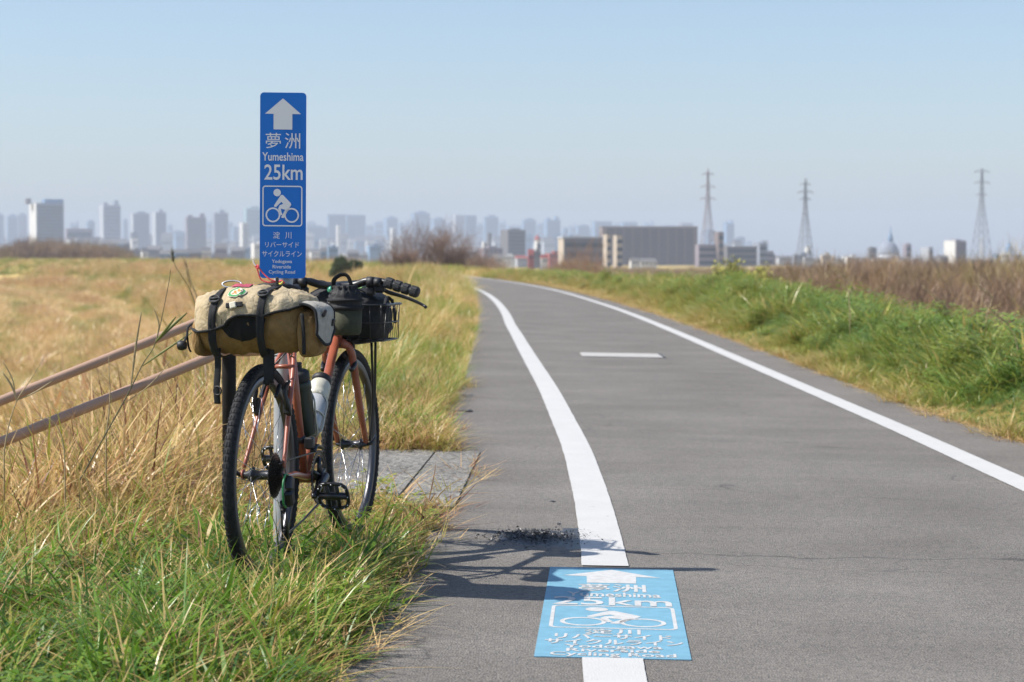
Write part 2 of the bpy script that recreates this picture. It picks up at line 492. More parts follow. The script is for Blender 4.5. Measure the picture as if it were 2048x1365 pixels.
ys = np.concatenate([np.linspace(-25, 3, 15, endpoint=False), np.linspace(3, 20, 70, endpoint=False), np.linspace(20, 60, 60, endpoint=False),
                     np.geomspace(60, 500, 90, endpoint=False), np.geomspace(500, 7000, 24)])
qs = np.concatenate([-np.geomspace(4500, 80, 16, endpoint=False), np.linspace(-80, -30, 70, endpoint=False), np.linspace(-30, -6, 60, endpoint=False), np.linspace(-6, 6, 90, endpoint=False),
                     np.linspace(6, 30, 36, endpoint=False), np.geomspace(30, 4500, 22)])
Yg, Qg = np.meshgrid(ys, qs, indexing='ij')
Xg = Qg + bend(np.minimum(Yg, 500))
Zg = ground(Xg, Yg)
road_zone = (Qg > -0.75) & (Qg < 2.95) & (Yg < 500)
Zg = np.where(road_zone, Zg - 0.03, Zg)
V = np.stack([Xg, Yg, Zg], -1).reshape(-1, 3)
nq = len(qs)
I = (np.arange(len(ys) - 1)[:, None] * nq + np.arange(nq - 1)[None, :]).reshape(-1)
F = np.stack([I, I + 1, I + nq + 1, I + nq], -1)
gm = bpy.data.meshes.new('ground')
gm.from_pydata(V.tolist(), [], F.tolist())
gm.polygons.foreach_set('use_smooth', [True] * len(gm.polygons))
gm.materials.append(M['ground'])
go = bpy.data.objects.new('ground', gm); COL.objects.link(go)
tag(go, 'dry grassy levee and flood plain reaching to the city', kind='structure')

def track(pts):                               # pixel list -> lateral position q as a function of depth
    P = sorted([(on_road(*p)[1], on_road(*p)[0]) for p in pts])
    d = np.array([p[0] for p in P]); x = np.array([p[1] for p in P])
    return d, x - bend(d)
LE = track([(640, 1365), (780, 1205), (850, 1090), (895, 1020), (945, 925), (905, 872), (885, 850), (930, 760), (945, 690), (955, 640)])
LL = track([(1228, 1365), (1218, 1200), (1208, 1110), (1185, 1000), (1155, 900), (1098, 780), (1050, 700), (1020, 650), (1000, 612)])
RL = track([(2025, 960), (1800, 858), (1560, 755), (1330, 656), (1180, 601), (1110, 581)])
RE = track([(2048, 888), (1780, 800), (1530, 704), (1300, 625)])
def smooth_interp(y, tr):
    y = np.asarray(y, float)
    acc = 0
    for k in (-0.06, -0.03, 0, 0.03, 0.06):
        acc = acc + np.interp(y * (1 + k), tr[0], tr[1])
    return acc / 5

def jag(y, amp, seed=0.0):
    return np.array([amp * (noise.noise(Vector((float(v) * 3.1, seed, 0))) + 0.6 * noise.noise(Vector((float(v) * 11, seed + 5, 0))) + 0.35 * noise.noise(Vector((float(v) * 37, seed + 9, 0)))) for v in y])

def strip(name, y, qa, qb, z, m, cols=1, parent=None, thick=0.0):
    vs, fs = [], []
    sft = bend(y)
    for i in range(len(y)):
        for k in range(cols + 1):
            q = qa[i] + (qb[i] - qa[i]) * k / cols
            vs.append((q + sft[i], y[i], float(crest(q)) + z))
    n = cols + 1
    for i in range(len(y) - 1):
        for k in range(cols):
            fs.append((i * n + k, i * n + k + 1, (i + 1) * n + k + 1, (i + 1) * n + k))
    if thick:
        b = len(vs)
        for i in range(len(y)):
            for k in (0, cols):
                x_, y_, z_ = vs[i * n + k]
                vs.append((x_ + (-0.01 if k == 0 else 0.01), y_, z_ - thick))
        for i in range(len(y) - 1):
            fs.append((i * n, (i + 1) * n, b + (i + 1) * 2, b + i * 2))
            fs.append((i * n + cols, b + i * 2 + 1, b + (i + 1) * 2 + 1, (i + 1) * n + cols))
    return MB().add(vs, fs).build(name, m, parent)

yr = np.concatenate([np.linspace(-25, 3.5, 12, endpoint=False), np.linspace(3.5, 16, 420, endpoint=False), np.linspace(16, 60, 300, endpoint=False), np.geomspace(60, 420, 90)])
road = strip('cycle_road', yr, np.interp(yr, *LE) + jag(yr, 0.022, 1.0), np.interp(yr, *RE) + jag(yr, 0.02, 4.0), 0.0, M['asphalt'], cols=6, thick=0.05)
tag(road, 'grey asphalt cycling road curving away to the left', kind='structure')
PANEL_Y0, PANEL_Y1 = 5.03, 6.60
def white_line(y, tr, label, seed):
    c = smooth_interp(y, tr)
    a, b_ = 0.0, 0.0
    o = strip('white_line', y, c - 0.077 + jag(y, 0.0025, seed), c + 0.077 + jag(y, 0.0025, seed + 3), 0.004, M['line'])
    return tag(o, label, 'road marking', 'white edge lines')
white_line(np.linspace(1.0, 5.045, 120), LL, 'short white line at the bottom below the blue ground panel', 1)
white_line(np.concatenate([np.linspace(6.565, 16, 300), np.linspace(16.1, 130, 240)]), LL, 'long white line curving away above the blue ground panel', 2)
white_line(np.concatenate([np.linspace(1.0, 16, 240), np.linspace(16.1, 130, 240)]), RL, 'white edge line along the green right verge', 3)

# pale cover set into the road
x0, y0 = on_road(1165, 713.5); x1, y1 = on_road(1315, 708.5)
cv = empty('road_cover', ((x0 + x1) / 2, (y0 + y1) / 2, float(crest((x0 + x1) / 2))), 0)
tag(cv, 'pale rectangular cover strip set flat in the asphalt between the lines', 'cover')
cv.rotation_euler = (0, math.atan(CROSS), 0)
MB().box((0, 0, -0.006), (x1 - x0, abs(y1 - y0), 0.02)).build('plate', M['cover'], cv)
MB().box(((x1 - x0) / 2 + 0.012, 0, -0.004), (0.022, abs(y1 - y0), 0.024)).build('edge_bar', M['tar'], cv)
MB().box((0, -abs(y1 - y0) / 2 - 0.012, -0.005), (x1 - x0, 0.02, 0.02)).build('edge_bar', M['tar'], cv)

# rough concrete landing at the head of the stair
pad = empty('concrete_landing', (-0.9, 9.2, 0), 0)
tag(pad, 'rough grey concrete landing between the bicycle and the road edge', 'paving')
def slab(name, quad, top, th=0.12):
    mb = MB()
    n = 14
    A, B, C, D = [Vector((*p, 0)) for p in quad]
    grid = []
    for i in range(n + 1):
        row = []
        for j in range(n + 1):
            p = (A * (1 - i / n) + B * (i / n)) * (1 - j / n) + (D * (1 - i / n) + C * (i / n)) * (j / n)
            row.append((p.x, p.y, float(crest(p.x - 0.9)) + 0.008 + 0.006 * noise.noise(Vector((p.x * 6, p.y * 6, 3)))))
        grid.append(row)
    vs = [p for r in grid for p in r]
    fs = [(i * (n + 1) + j, (i + 1) * (n + 1) + j, (i + 1) * (n + 1) + j + 1, i * (n + 1) + j + 1) for i in range(n) for j in range(n)]
    edge = [i * (n + 1) for i in range(n + 1)] + [n * (n + 1) + j for j in range(1, n + 1)] + [i * (n + 1) + n for i in range(n - 1, -1, -1)] + [j for j in range(n - 1, 0, -1)]
    b = len(vs)
    vs += [(vs[e][0], vs[e][1], vs[e][2] - th) for e in edge]
    m = len(edge)
    fs += [(edge[k], b + k, b + (k + 1) % m, edge[(k + 1) % m]) for k in range(m)]
    mb.add(vs, fs)
    return mb.build(name, M['concrete'], pad)
lw = lambda p: (p[0] + 0.9, p[1] - 9.2)
slab('slab', [lw((-0.86, 8.05)), lw((-0.492, 8.05)), lw((-0.397, 10.35)), lw((-0.98, 10.35))], 0.022)
slab('slab', [lw((-0.482, 8.0)), lw((-0.235, 8.0)), lw((-0.165, 10.3)), lw((-0.388, 10.35))], 0.020)

# ================================================================== LETTERING
def text_mesh(s):
    c = bpy.data.curves.new('lettering', 'FONT')
    c.body = s; c.resolution_u = 3; c.offset = 0.012 if s.isascii() else 0.0
    o = bpy.data.objects.new('lettering', c)
    COL.objects.link(o)
    dg = bpy.context.evaluated_depsgraph_get()
    dg.update()
    me = bpy.data.meshes.new_from_object(o.evaluated_get(dg))
    vs = np.array([v.co[:] for v in me.vertices]); fs = [tuple(p.vertices) for p in me.polygons]
    bpy.data.objects.remove(o); bpy.data.curves.remove(c); bpy.data.meshes.remove(me)
    return vs, fs
def fit_text(s, x0, x1, y0, y1):              # box in layout units, y downwards; y0 top of the glyphs, y1 bottom
    vs, fs = text_mesh(s)
    lo, hi = vs.min(0), vs.max(0)
    X = x0 + (vs[:, 0] - lo[0]) / (hi[0] - lo[0]) * (x1 - x0)
    Yv = y1 - (vs[:, 1] - lo[1]) / (hi[1] - lo[1]) * (y1 - y0)
    return list(zip(X, Yv)), fs
def thick_line(pts, w):
    P = [Vector((*p, 0)) for p in pts]
    vs, fs = [], []
    for i, p in enumerate(P):
        t = (P[min(i + 1, len(P) - 1)] - P[max(i - 1, 0)]).normalized()
        n = Vector((-t.y, t.x, 0)) * (w[i] if hasattr(w, '__len__') else w) / 2
        vs += [(p + n).xy[:], (p - n).xy[:]]
    for i in range(len(P) - 1):
        fs.append((2 * i, 2 * i + 1, 2 * i + 3, 2 * i + 2))
    return vs, fs
def ring2d(c, r, w, n=48):
    vs, fs = [], []
    for k in range(n):
        a = 2 * math.pi * k / n
        vs += [(c[0] + (r + w / 2) * math.cos(a), c[1] + (r + w / 2) * math.sin(a)), (c[0] + (r - w / 2) * math.cos(a), c[1] + (r - w / 2) * math.sin(a))]
        l = (k + 1) % n
        fs.append((2 * k, 2 * k + 1, 2 * l + 1, 2 * l))
    return vs, fs
def rrect(x0, y0, x1, y1, r, n=8):
    out = []
    for cx, cy, a0 in ((x1 - r, y0 + r, -90), (x1 - r, y1 - r, 0), (x0 + r, y1 - r, 90), (x0 + r, y0 + r, 180)):
        for k in range(n + 1):
            a = R(a0 + 90 * k / n)
            out.append((cx + r * math.cos(a), cy + r * math.sin(a)))
    return out
def frame2d(x0, y0, x1, y1, r, w):
    o, i = rrect(x0, y0, x1, y1, r), rrect(x0 + w, y0 + w, x1 - w, y1 - w, max(r - w, 2))
    n = len(o)
    return o + i, [(k, (k + 1) % n, n + (k + 1) % n, n + k) for k in range(n)]
LW, LH = 301.0, 1198.0
def glyphs():
    g = []
    g.append(('arrow', [(149, 38), (32, 137), (88, 138), (88, 238), (210, 238), (210, 138), (267, 138)], [(0, 1, 2, 5, 6), (2, 3, 4, 5)]))
    for s, b in (('夢', (37, 137, 260, 360)), ('洲', (162, 262, 260, 360)), ('Yumeshima', (15, 284, 386, 440)), ('25km', (29, 279, 463, 563)),
                 ('淀', (87, 132, 898, 942)), ('川', (167, 207, 899, 942)), ('リバーサイド', (37, 257, 963, 999)), ('サイクルライン', (17, 275, 1021, 1059)),
                 ('Yodogawa', (80, 212, 1078, 1107)), ('Riverside', (85, 205, 1112, 1135)), ('Cycling Road', (60, 232, 1146, 1175))):
        g.append(('lettering', *fit_text(s, *b)))
    g.append(('frame_border', *frame2d(17, 600, 278, 863, 20, 8)))
    g.append(('pictogram_wheel', *ring2d((86, 789), 43, 10))); g.append(('pictogram_wheel', *ring2d((208, 791), 43, 10)))
    n = 28
    g.append(('pictogram_head', [(113 + 24 * math.cos(2 * math.pi * k / n), 645 + 24 * math.sin(2 * math.pi * k / n)) for k in range(n)], [tuple(range(n))]))
    g.append(('pictogram_body', [(137, 661), (150, 659), (202, 712), (205, 723), (200, 731), (158, 808), (143, 808), (141, 801), (166, 755), (137, 748), (141, 768), (148, 786), (138, 793), (130, 783), (120, 748), (130, 726), (152, 718), (141, 704), (106, 738), (94, 736), (93, 727)],
              [(20, 19, 18, 17, 0), (0, 17, 16, 1), (1, 16, 2), (16, 3, 2), (16, 4, 3), (16, 15, 9, 8, 4), (4, 8, 7, 6, 5), (15, 14, 9), (14, 13, 12, 11, 10, 9)]))
    return g
GLYPHS = glyphs()
def bold(g, dx, dy):                          # thicken strokes by overlaying shifted copies, each a hair higher
    nm, vs, fs = g
    out_ = []
    for k, (a, b_) in enumerate(((0, 0), (-dx, 0), (dx, 0), (0, -dy), (0, dy))):
        out_.append((nm, [(x + a, y + b_) for x, y in vs], fs, k))
    return out_

# blue panel on the road
TL, TR, BR, BL = [on_road(*p) for p in ((1100.3, 1135.7), (1346, 1142), (1383, 1322), (1068, 1315))]
pcx, pcy = sum(p[0] for p in (TL, TR, BR, BL)) / 4, sum(p[1] for p in (TL, TR, BR, BL)) / 4
panel = empty('ground_panel', (pcx, pcy, float(crest(pcx))), 0)
tag(panel, 'light blue route panel with white arrow and lettering stuck flat on the road', 'road sign')
def on_panel(u, v, dz):
    a = (TL[0] * (1 - u) + TR[0] * u, TL[1] * (1 - u) + TR[1] * u)
    b_ = (BL[0] * (1 - u) + BR[0] * u, BL[1] * (1 - u) + BR[1] * u)
    x, y = a[0] * (1 - v) + b_[0] * v, a[1] * (1 - v) + b_[1] * v
    return (x - pcx, y - pcy, float(crest(x)) - float(crest(pcx)) + dz)
mb = MB()
n = 10
vs = [on_panel(i / n, j / n, 0.003) for j in range(n + 1) for i in range(n + 1)]
fs = [(j * (n + 1) + i, (j + 1) * (n + 1) + i, (j + 1) * (n + 1) + i + 1, j * (n + 1) + i + 1) for i in range(n) for j in range(n)]
mb.add(vs, fs)
e0 = [on_panel(u, v, 0.003) for u, v in ((0, 0), (1, 0), (1, 1), (0, 1))]; e1 = [on_panel(u, v, 0.0005) for u, v in ((0, 0), (1, 0), (1, 1), (0, 1))]
mb.add(e0 + e1, [(k, (k + 1) % 4, 4 + (k + 1) % 4, 4 + k) for k in range(4)])
mb.build('sheet', M['panelblue'], panel)
def panel_uv(cx_, cy_):                       # position read off an enlargement of the panel -> panel coordinates
    X, Yp = on_road(1030 + cx_ / 5.12, 1100 + cy_ / 5.12)
    u, v = 0.5, 0.5
    for _ in range(20):
        q = on_panel(u, v, 0); ex, ey = X - pcx - q[0], Yp - pcy - q[1]
        u += ex / 0.40; v -= ey / 1.47
    return u, v
PG = []
PG.append(('arrow', [panel_uv(*c) for c in ((990, 216), (495, 270), (735, 281), (735, 347), (1240, 357), (1240, 290), (1490, 300))], [(0, 1, 2, 5, 6), (2, 3, 4, 5)], 0))
for s_, x0_, x1_, y0_, y1_ in (('夢', 655, 965, 362, 438), ('洲', 1000, 1335, 370, 445), ('Yumeshima', 530, 1490, 450, 494), ('25km', 390, 1600, 500, 582), ('淀', 712, 995, 826, 873), ('川', 1040, 1280, 832, 880),
                              ('リバーサイド', 410, 1600, 878, 930), ('サイクルライン', 305, 1715, 934, 986), ('Yodogawa', 500, 1510, 990, 1034), ('Riverside', 525, 1480, 1030, 1062), ('Cycling Road', 355, 1650, 1068, 1116)):
    ym = (y0_ + y1_) / 2; xm = (x0_ + x1_) / 2
    u0, u1 = panel_uv(x0_, ym)[0], panel_uv(x1_, ym)[0]
    v0, v1 = panel_uv(xm, y0_)[1], panel_uv(xm, y1_)[1]
    vs, fs = fit_text(s_, u0, u1, v0, v1)
    for nm, v_, f_, k in bold(('lettering', vs, fs), 0.0012 if s_.isascii() else 0.0045, 0.0002 if s_.isascii() else 0.0007):
        PG.append((nm, v_, f_, k))
bx0, bx1 = panel_uv(360, 700)[0], panel_uv(1648, 710)[0]
by0, by1 = panel_uv(1000, 588)[1], panel_uv(1000, 820)[1]
def boxmap(x, y): return bx0 + (x - 17) / 261 * (bx1 - bx0), by0 + (y - 600) / 263 * (by1 - by0)
for nm, vs, fs in GLYPHS:
    if nm.startswith(('frame', 'pictogram')):
        PG.append((nm, [boxmap(x, y) for x, y in vs], fs, 0))
word = None
for nm, vs, fs, k in PG:
    pts = [on_panel(u, v, 0.0036 + 0.00012 * k) for u, v in vs]
    if k == 0:
        word = MB(); first = (nm, word)
        word.add(pts, fs)
        ob = None
    else:
        word.add(pts, fs)
    if nm != 'lettering' or k == 4:
        word.build(nm, M['panelwhite'], panel)

# upright sign on its post
POST = Vector((at(565, 1151, 6.44).x, 6.44, 0)); POST.z = float(crest(POST.x))
sg = empty('route_sign', POST, R(2.2))
sg.rotation_euler = (0, R(0.5), R(2.2))
tag(sg, 'tall narrow blue cycling route sign with white arrow on a grey post', 'sign')
SW, SH, ZT = 0.1475, 0.594, 1.552
MB().lathe([(0.0302, -0.15), (0.0302, 1.515), (0.026, 1.525), (0.0, 1.527)], seg=28, caps=False).build('post', M['galv'], sg)
out2 = rrect(0, 0, LW, LH, 26)
def on_sign(x, y, d):
    return ((x / LW - 0.5) * SW, -0.040 - d, ZT - POST.z - y / LH * SH)
mb = MB()
n = len(out2)
mb.add([on_sign(x, y, 0.0) for x, y in out2] + [on_sign(x, y, -0.003) for x, y in out2],
       [tuple(range(n)), tuple(reversed(range(n, 2 * n)))] + [(k, n + k, n + (k + 1) % n, (k + 1) % n) for k in range(n)])
plate = mb.build('sign_plate', M['signblue'], sg)
mb = MB()
o_, i_ = rrect(0, 0, LW, LH, 26), rrect(3.2, 3.2, LW - 3.2, LH - 3.2, 24)
for nm, vs, fs in GLYPHS:
    MB().add([on_sign(x, y, 0.0012) for x, y in vs], fs).build(nm, M['signwhite'], plate)
for z in (0.12, 0.46):
    MB().lathe([(0.033, -0.012), (0.033, 0.012)], c=(0, 0, ZT - POST.z - z), seg=24).build('clamp_band', M['alloy'], sg)
    MB().box((0, -0.034, ZT - POST.z - z), (0.05, 0.006, 0.022)).build('bracket', M['alloy'], sg)

# ================================================================== HANDRAIL
hr = empty('handrail', (at(458, 735, 8.35).x, 8.35, 0.0), 0)
tag(hr, 'brown two-rail handrail sloping down to the left behind the bicycle', 'handrail')
O = Vector(hr.location)
def rail(p0, d0, p1, d1, ext, name, r):
    a, b_ = at(*p0, d0) - O, at(*p1, d1) - O
    dirv = (b_ - a)
    c = b_ + dirv * ext
    pts = [a + Vector((0.16, 0.03, 0.0)), a + Vector((0.06, 0.01, -0.003)), a - Vector((0, 0, 0.0))]
    pts += [a + dirv * t for t in (0.15, 0.5, 1.0)] + [c]
    MB().tube(smooth_path(pts, 4), r, seg=16).build(name, M['brownrail'], hr)
    return a, b_, c
ra = rail((452, 622), 8.33, (0, 803), 7.75, 1.6, 'rail', 0.0195)
rb = rail((452, 702), 8.33, (0, 886), 7.70, 1.6, 'rail', 0.0215)
def hpost(x, ytop, y):
    zg = float(ground(O.x + x, O.y + y)) - O.z
    MB().lathe([(0.030, zg - 0.1), (0.030, ytop), (0.026, ytop + 0.006)], c=(x, y, 0), seg=20).build('post', M['brownpost'], hr)
hpost(0.0, ra[0].z - 0.01, 0.0)
for t in (1.35, 2.4):
    p = ra[0] + (ra[1] - ra[0]) * t
    hpost(p.x, p.z - 0.01, p.y)

# ================================================================== CITY AND PYLONS
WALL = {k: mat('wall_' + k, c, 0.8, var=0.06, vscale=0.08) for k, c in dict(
    white=(0.66, 0.65, 0.63), pale=(0.42, 0.44, 0.48), grey=(0.24, 0.265, 0.32), blue=(0.16, 0.26, 0.40), dark=(0.135, 0.125, 0.13),  # pale, grey and blue carry a bluish tint imitating distant haze
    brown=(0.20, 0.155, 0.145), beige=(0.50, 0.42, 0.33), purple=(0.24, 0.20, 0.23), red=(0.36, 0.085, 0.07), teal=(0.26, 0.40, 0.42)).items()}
M['glass'] = mat('window_glass', (0.035, 0.042, 0.052), 0.6, spec=0.2)
M['roof'] = mat('roof_dark', (0.16, 0.15, 0.15), 0.8)
M['pylon'] = mat('pylon_steel', (0.20, 0.205, 0.215), 0.6, metal=0.2)
M['pylonred'] = mat('pylon_red_white', (0.26, 0.18, 0.17), 0.6)

def tower(px0, px1, yt, Y, wall, label, lf=0.3, th=24, roof='box', side=None, bands=None, name='tower_block', cat='building', vertical=False, group=None):
    c = at((px0 + px1) / 2, yt, Y)
    W = (px1 - px0) / FPX * Y
    zt = c.z; h = zt - FLOOR
    t = R(th)
    dp = max(lf * W / math.sin(t), W * 0.25) if lf > 0 else W * 0.5
    w = (W - dp * math.sin(t)) / math.cos(t)
    o = empty(name, (c.x, Y, FLOOR), t)
    tag(o, label, cat, group)
    wm = MB().box((0, 0, h / 2), (w, dp, h)).build('wall', WALL[wall], o)
    if side:  # paler end wall colour also stands in for sunlight on the left face
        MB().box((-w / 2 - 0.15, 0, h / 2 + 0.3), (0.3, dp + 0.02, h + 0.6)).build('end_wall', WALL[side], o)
    vis = max(6.0, (530 - yt))
    nb = bands if bands is not None else int(np.clip(vis / 6.5, 2, 14))
    hv = min(h, 75 / FPX * Y + 20) if False else h
    pitch = h * 0.94 / max(nb, 1)
    if nb:
        bm = MB().box((0, 0, 0), (w * 0.92, 0.5, pitch * 0.48)).mesh('window_band'); bm.materials.append(M['glass'])
        for k in range(nb):
            linked('window_band', bm, o, (0, -dp / 2 - 0.02, h * 0.03 + pitch * (k + 0.55)))
    if vertical:
        nv_ = 11
        pm = MB().box((0, 0, h / 2), (w * 0.012, 1.0, h * 0.99)).mesh('pilaster'); pm.materials.append(WALL[wall])
        for k in range(nv_):
            linked('pilaster', pm, o, (-w * 0.46 + w * 0.92 * k / (nv_ - 1), -dp / 2 - 0.2, 0))
    MB().box((0, 0, h + 0.35), (w * 1.01, dp * 1.01, 0.7)).build('parapet', WALL[wall], o)
    if roof == 'box':
        MB().box((w * 0.05, 0, h + 0.7 + h * 0.02), (w * 0.5, dp * 0.5, h * 0.04)).build('rooftop_box', WALL[wall], o)
    elif roof == 'mast':
        MB().box((w * 0.1, 0, h + 0.7 + h * 0.03), (w * 0.35, dp * 0.5, h * 0.06)).build('rooftop_box', WALL[wall], o)
        MB().tube([(w * 0.1, 0, h), (w * 0.1, 0, h * 1.16)], [w * 0.02, w * 0.008], seg=6).build('mast', M['pylon'], o)
    elif roof == 'twin':
        for s, hh in ((-0.3, 0.05), (0.32, 0.09)):
            MB().box((w * s, 0, h + 0.7 + h * hh / 2), (w * 0.22, dp * 0.6, h * hh)).build('rooftop_box', WALL[wall], o)
    return o

def nth(k):
    return f'{k}' + ('th' if 10 <= k % 100 <= 20 else {1: 'st', 2: 'nd', 3: 'rd'}.get(k % 10, 'th'))
T = tower
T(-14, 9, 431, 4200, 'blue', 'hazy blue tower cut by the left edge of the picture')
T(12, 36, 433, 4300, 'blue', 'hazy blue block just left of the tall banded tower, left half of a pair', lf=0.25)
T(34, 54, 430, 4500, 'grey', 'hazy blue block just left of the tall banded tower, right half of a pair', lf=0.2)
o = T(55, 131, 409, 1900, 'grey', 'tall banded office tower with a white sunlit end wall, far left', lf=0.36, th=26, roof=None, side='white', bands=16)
w_ = o.children[0].dimensions
hh = at(90, 409, 1900).z - FLOOR
MB().box((6, 0, hh + 2.4), (18, 12, 4.8)).build('rooftop_box', WALL['blue'], o)
MB().box((-17, 2, hh + 2.6), (4, 9, 5.2)).build('rooftop_box', M['roof'], o)
T(131, 184, 459, 2300, 'purple', 'low wide purple grey block beside the tall banded tower', lf=0.12, roof=None, bands=3)
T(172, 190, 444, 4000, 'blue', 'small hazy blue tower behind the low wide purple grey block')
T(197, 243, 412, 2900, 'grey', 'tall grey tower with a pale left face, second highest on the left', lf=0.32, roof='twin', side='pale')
T(245, 256, 441, 4600, 'blue', 'slim faint tower right beside the second highest tower on the left')
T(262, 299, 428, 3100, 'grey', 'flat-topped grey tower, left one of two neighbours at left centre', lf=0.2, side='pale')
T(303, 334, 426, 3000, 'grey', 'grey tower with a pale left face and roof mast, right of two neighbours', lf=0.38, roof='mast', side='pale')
T(342, 369, 464, 4200, 'blue', 'low faint blue block between the mast tower and the dark twin-topped tower', lf=0.1)
T(371, 412, 436, 2500, 'purple', 'dark purple grey tower with two rooftop humps', lf=0.12, roof='twin')
T(424, 457, 427, 3000, 'grey', 'slate grey tower with a stepped roof left of the blue route sign', lf=0.22, roof='mast')
T(463, 479, 456, 4200, 'blue', 'short faint block just right of the stepped-roof tower')
T(478, 497, 447, 2600, 'white', 'narrow whitish tower close to the left of the blue route sign', lf=0.45, th=35, roof=None)
T(487, 526, 418, 3600, 'teal', 'teal topped tower half hidden by the blue route sign', lf=0.2)
T(608, 656, 455, 4000, 'blue', 'broad faint blue block just right of the blue route sign', lf=0.15)
T(654, 692, 430, 4100, 'blue', 'wide pale blue slab tower right of the sign, left half', lf=0.1, roof=None)
T(690, 731, 431, 4150, 'blue', 'wide pale blue slab tower right of the sign, right half', lf=0.12, roof=None)
T(672, 681, 452, 3000, 'white', 'thin white shaft in front of the wide pale blue slab', lf=0.4, th=35, roof=None, bands=0)
T(766, 796, 437, 4300, 'blue', 'pale blue tower rising left behind the bare tree')
T(780, 792, 457, 2900, 'white', 'narrow white block just left of the bare tree', lf=0.4, th=35, roof=None)
T(822, 860, 427, 4200, 'blue', 'highest pale tower directly behind the bare tree', lf=0.2)
T(860, 891, 439, 4400, 'blue', 'lower pale tower behind the right side of the bare tree')
T(905, 930, 431, 4000, 'pale', 'pale tower right of the bare tree, left half of a pair', lf=0.25, roof=None)
T(929, 953, 432, 4050, 'blue', 'bluish tower right of the bare tree, right half of a pair', lf=0.1, roof=None)
T(967, 997, 435, 4200, 'blue', 'single flat pale blue tower above the end of the road', lf=0.12)
T(1043, 1072, 441, 4300, 'blue', 'faint blue tower right behind the dark boxy apartment block', lf=0.15)
T(1087, 1121, 441, 3900, 'blue', 'faint blue tower above the red-roofed houses', lf=0.2, roof='twin')
T(1124, 1137, 458, 4400, 'blue', 'small faint tower left of the long brown slab')
T(1152, 1179, 453, 4300, 'blue', 'squat faint blue tower left behind the long brown slab', lf=0.15)
T(1183, 1224, 444, 4200, 'blue', 'faint blue tower peeping over the left end of the brown slab', lf=0.15, roof=None)
T(1240, 1275, 445, 4500, 'blue', 'faint blue tower peeping over the middle of the brown slab', lf=0.15, roof=None)
T(1358, 1386, 447, 4300, 'purple', 'faint purple tower peeping over the right end of the brown slab', lf=0.15, roof=None)
T(1407, 1431, 462, 3600, 'blue', 'faint block behind the nearest left pylon')
T(1446, 1468, 448, 3900, 'blue', 'pale blue tower with sloping shoulder right of the left pylon', roof='twin')
T(1472, 1490, 476, 3900, 'blue', 'short faint blue block right of the sloping shoulder tower')
T(1200, 1393, 456, 1150, 'brown', 'long brown apartment slab with many bays at right centre', lf=0.02, th=4, roof=None, bands=11, vertical=True)
o = T(1118, 1214, 481, 800, 'dark', 'low dark building with a pale roof line and beige end wall', lf=0.10, th=12, roof=None, side='beige', bands=3)
MB().box((0, 0, at(1166, 481, 800).z - FLOOR + 1.0), (19, 9, 0.8)).build('roof_slab', WALL['pale'], o)
T(1206, 1221, 473, 780, 'beige', 'beige tower stub beside the low dark building, left one', lf=0.5, th=40, roof=None, bands=4)
T(1226, 1244, 475, 790, 'beige', 'beige tower stub beside the low dark building, right one', lf=0.4, th=40, roof=None, bands=4)
T(1001, 1051, 462, 1500, 'dark', 'dark boxy apartment block above the end of the road', lf=0.3, th=28, roof='box', bands=8)
T(975, 983, 468, 1600, 'dark', 'dark slender chimney-like block left of the dark boxy apartment block', lf=0.3, roof=None, bands=0)
T(964, 975, 486, 1400, 'white', 'small white block at the foot of the dark slender block', lf=0.3, roof=None)
o = T(1069, 1081, 482, 1300, 'white', 'white turret with a red pointed cap among the red-roofed houses', lf=0.4, th=35, roof=None, bands=2)
hh = at(1075, 482, 1300).z - FLOOR
MB().lathe([(2.4, hh + 0.7), (1.7, hh + 2.0), (0.0, hh + 4.2)], seg=8, caps=False).build('roof_cap', WALL['red'], o)
T(1429, 1447, 467, 1000, 'brown', 'reddish brown tower stub right of the left pylon', lf=0.4, th=30, roof=None, bands=4)
T(1390, 1432, 492, 1000, 'purple', 'low purple grey block at the foot of the left pylon', lf=0.15, roof=None, bands=3)
T(1445, 1512, 496, 1050, 'dark', 'long dark low block right of the reddish brown stub', lf=0.1, th=10, roof=None, bands=3)
T(1505, 1533, 490, 1100, 'grey', 'grey stepped block at the end of the long dark low block', lf=0.45, th=35, roof='twin', bands=3)
T(1528, 1547, 505, 1150, 'purple', 'small purple block left of the middle pylon', lf=0.2, roof=None, bands=2)
T(1545, 1571, 515, 1200, 'grey', 'lowest grey block left of the middle pylon', lf=0.2, roof=None, bands=2)
T(1609, 1622, 497, 1100, 'white', 'white block at the foot of the middle pylon', lf=0.5, th=40, roof='box', bands=2)
T(1735, 1753, 498, 1200, 'dark', 'dark cube left of the grey dome', lf=0.2, roof='box', bands=3)
T(1806, 1822, 492, 1200, 'purple', 'dark stub right of the grey dome', lf=0.3, roof='twin', bands=3)
T(1842, 1865, 497, 1200, 'grey', 'plain grey cube between the dome and the gridded block', lf=0.6, th=40, roof=None, bands=2, side='pale')
o = T(1889, 1931, 484, 1100, 'purple', 'gridded apartment block left of the right pylon', lf=0.42, th=38, roof='box', bands=5, side='white', vertical=True)
o = T(1984, 2030, 511, 1300, 'blue', 'low blue grey hall with a little spire, far right', lf=0.1, roof=None, bands=2)
hh = at(2007, 511, 1300).z - FLOOR
MB().lathe([(2.4, hh), (2.2, hh + 4.5), (1.2, hh + 6.5), (0.25, hh + 8.5), (0.05, hh + 13.5)], c=(4.5, 0, 0), seg=8, caps=False).build('spire', WALL['blue'], o)

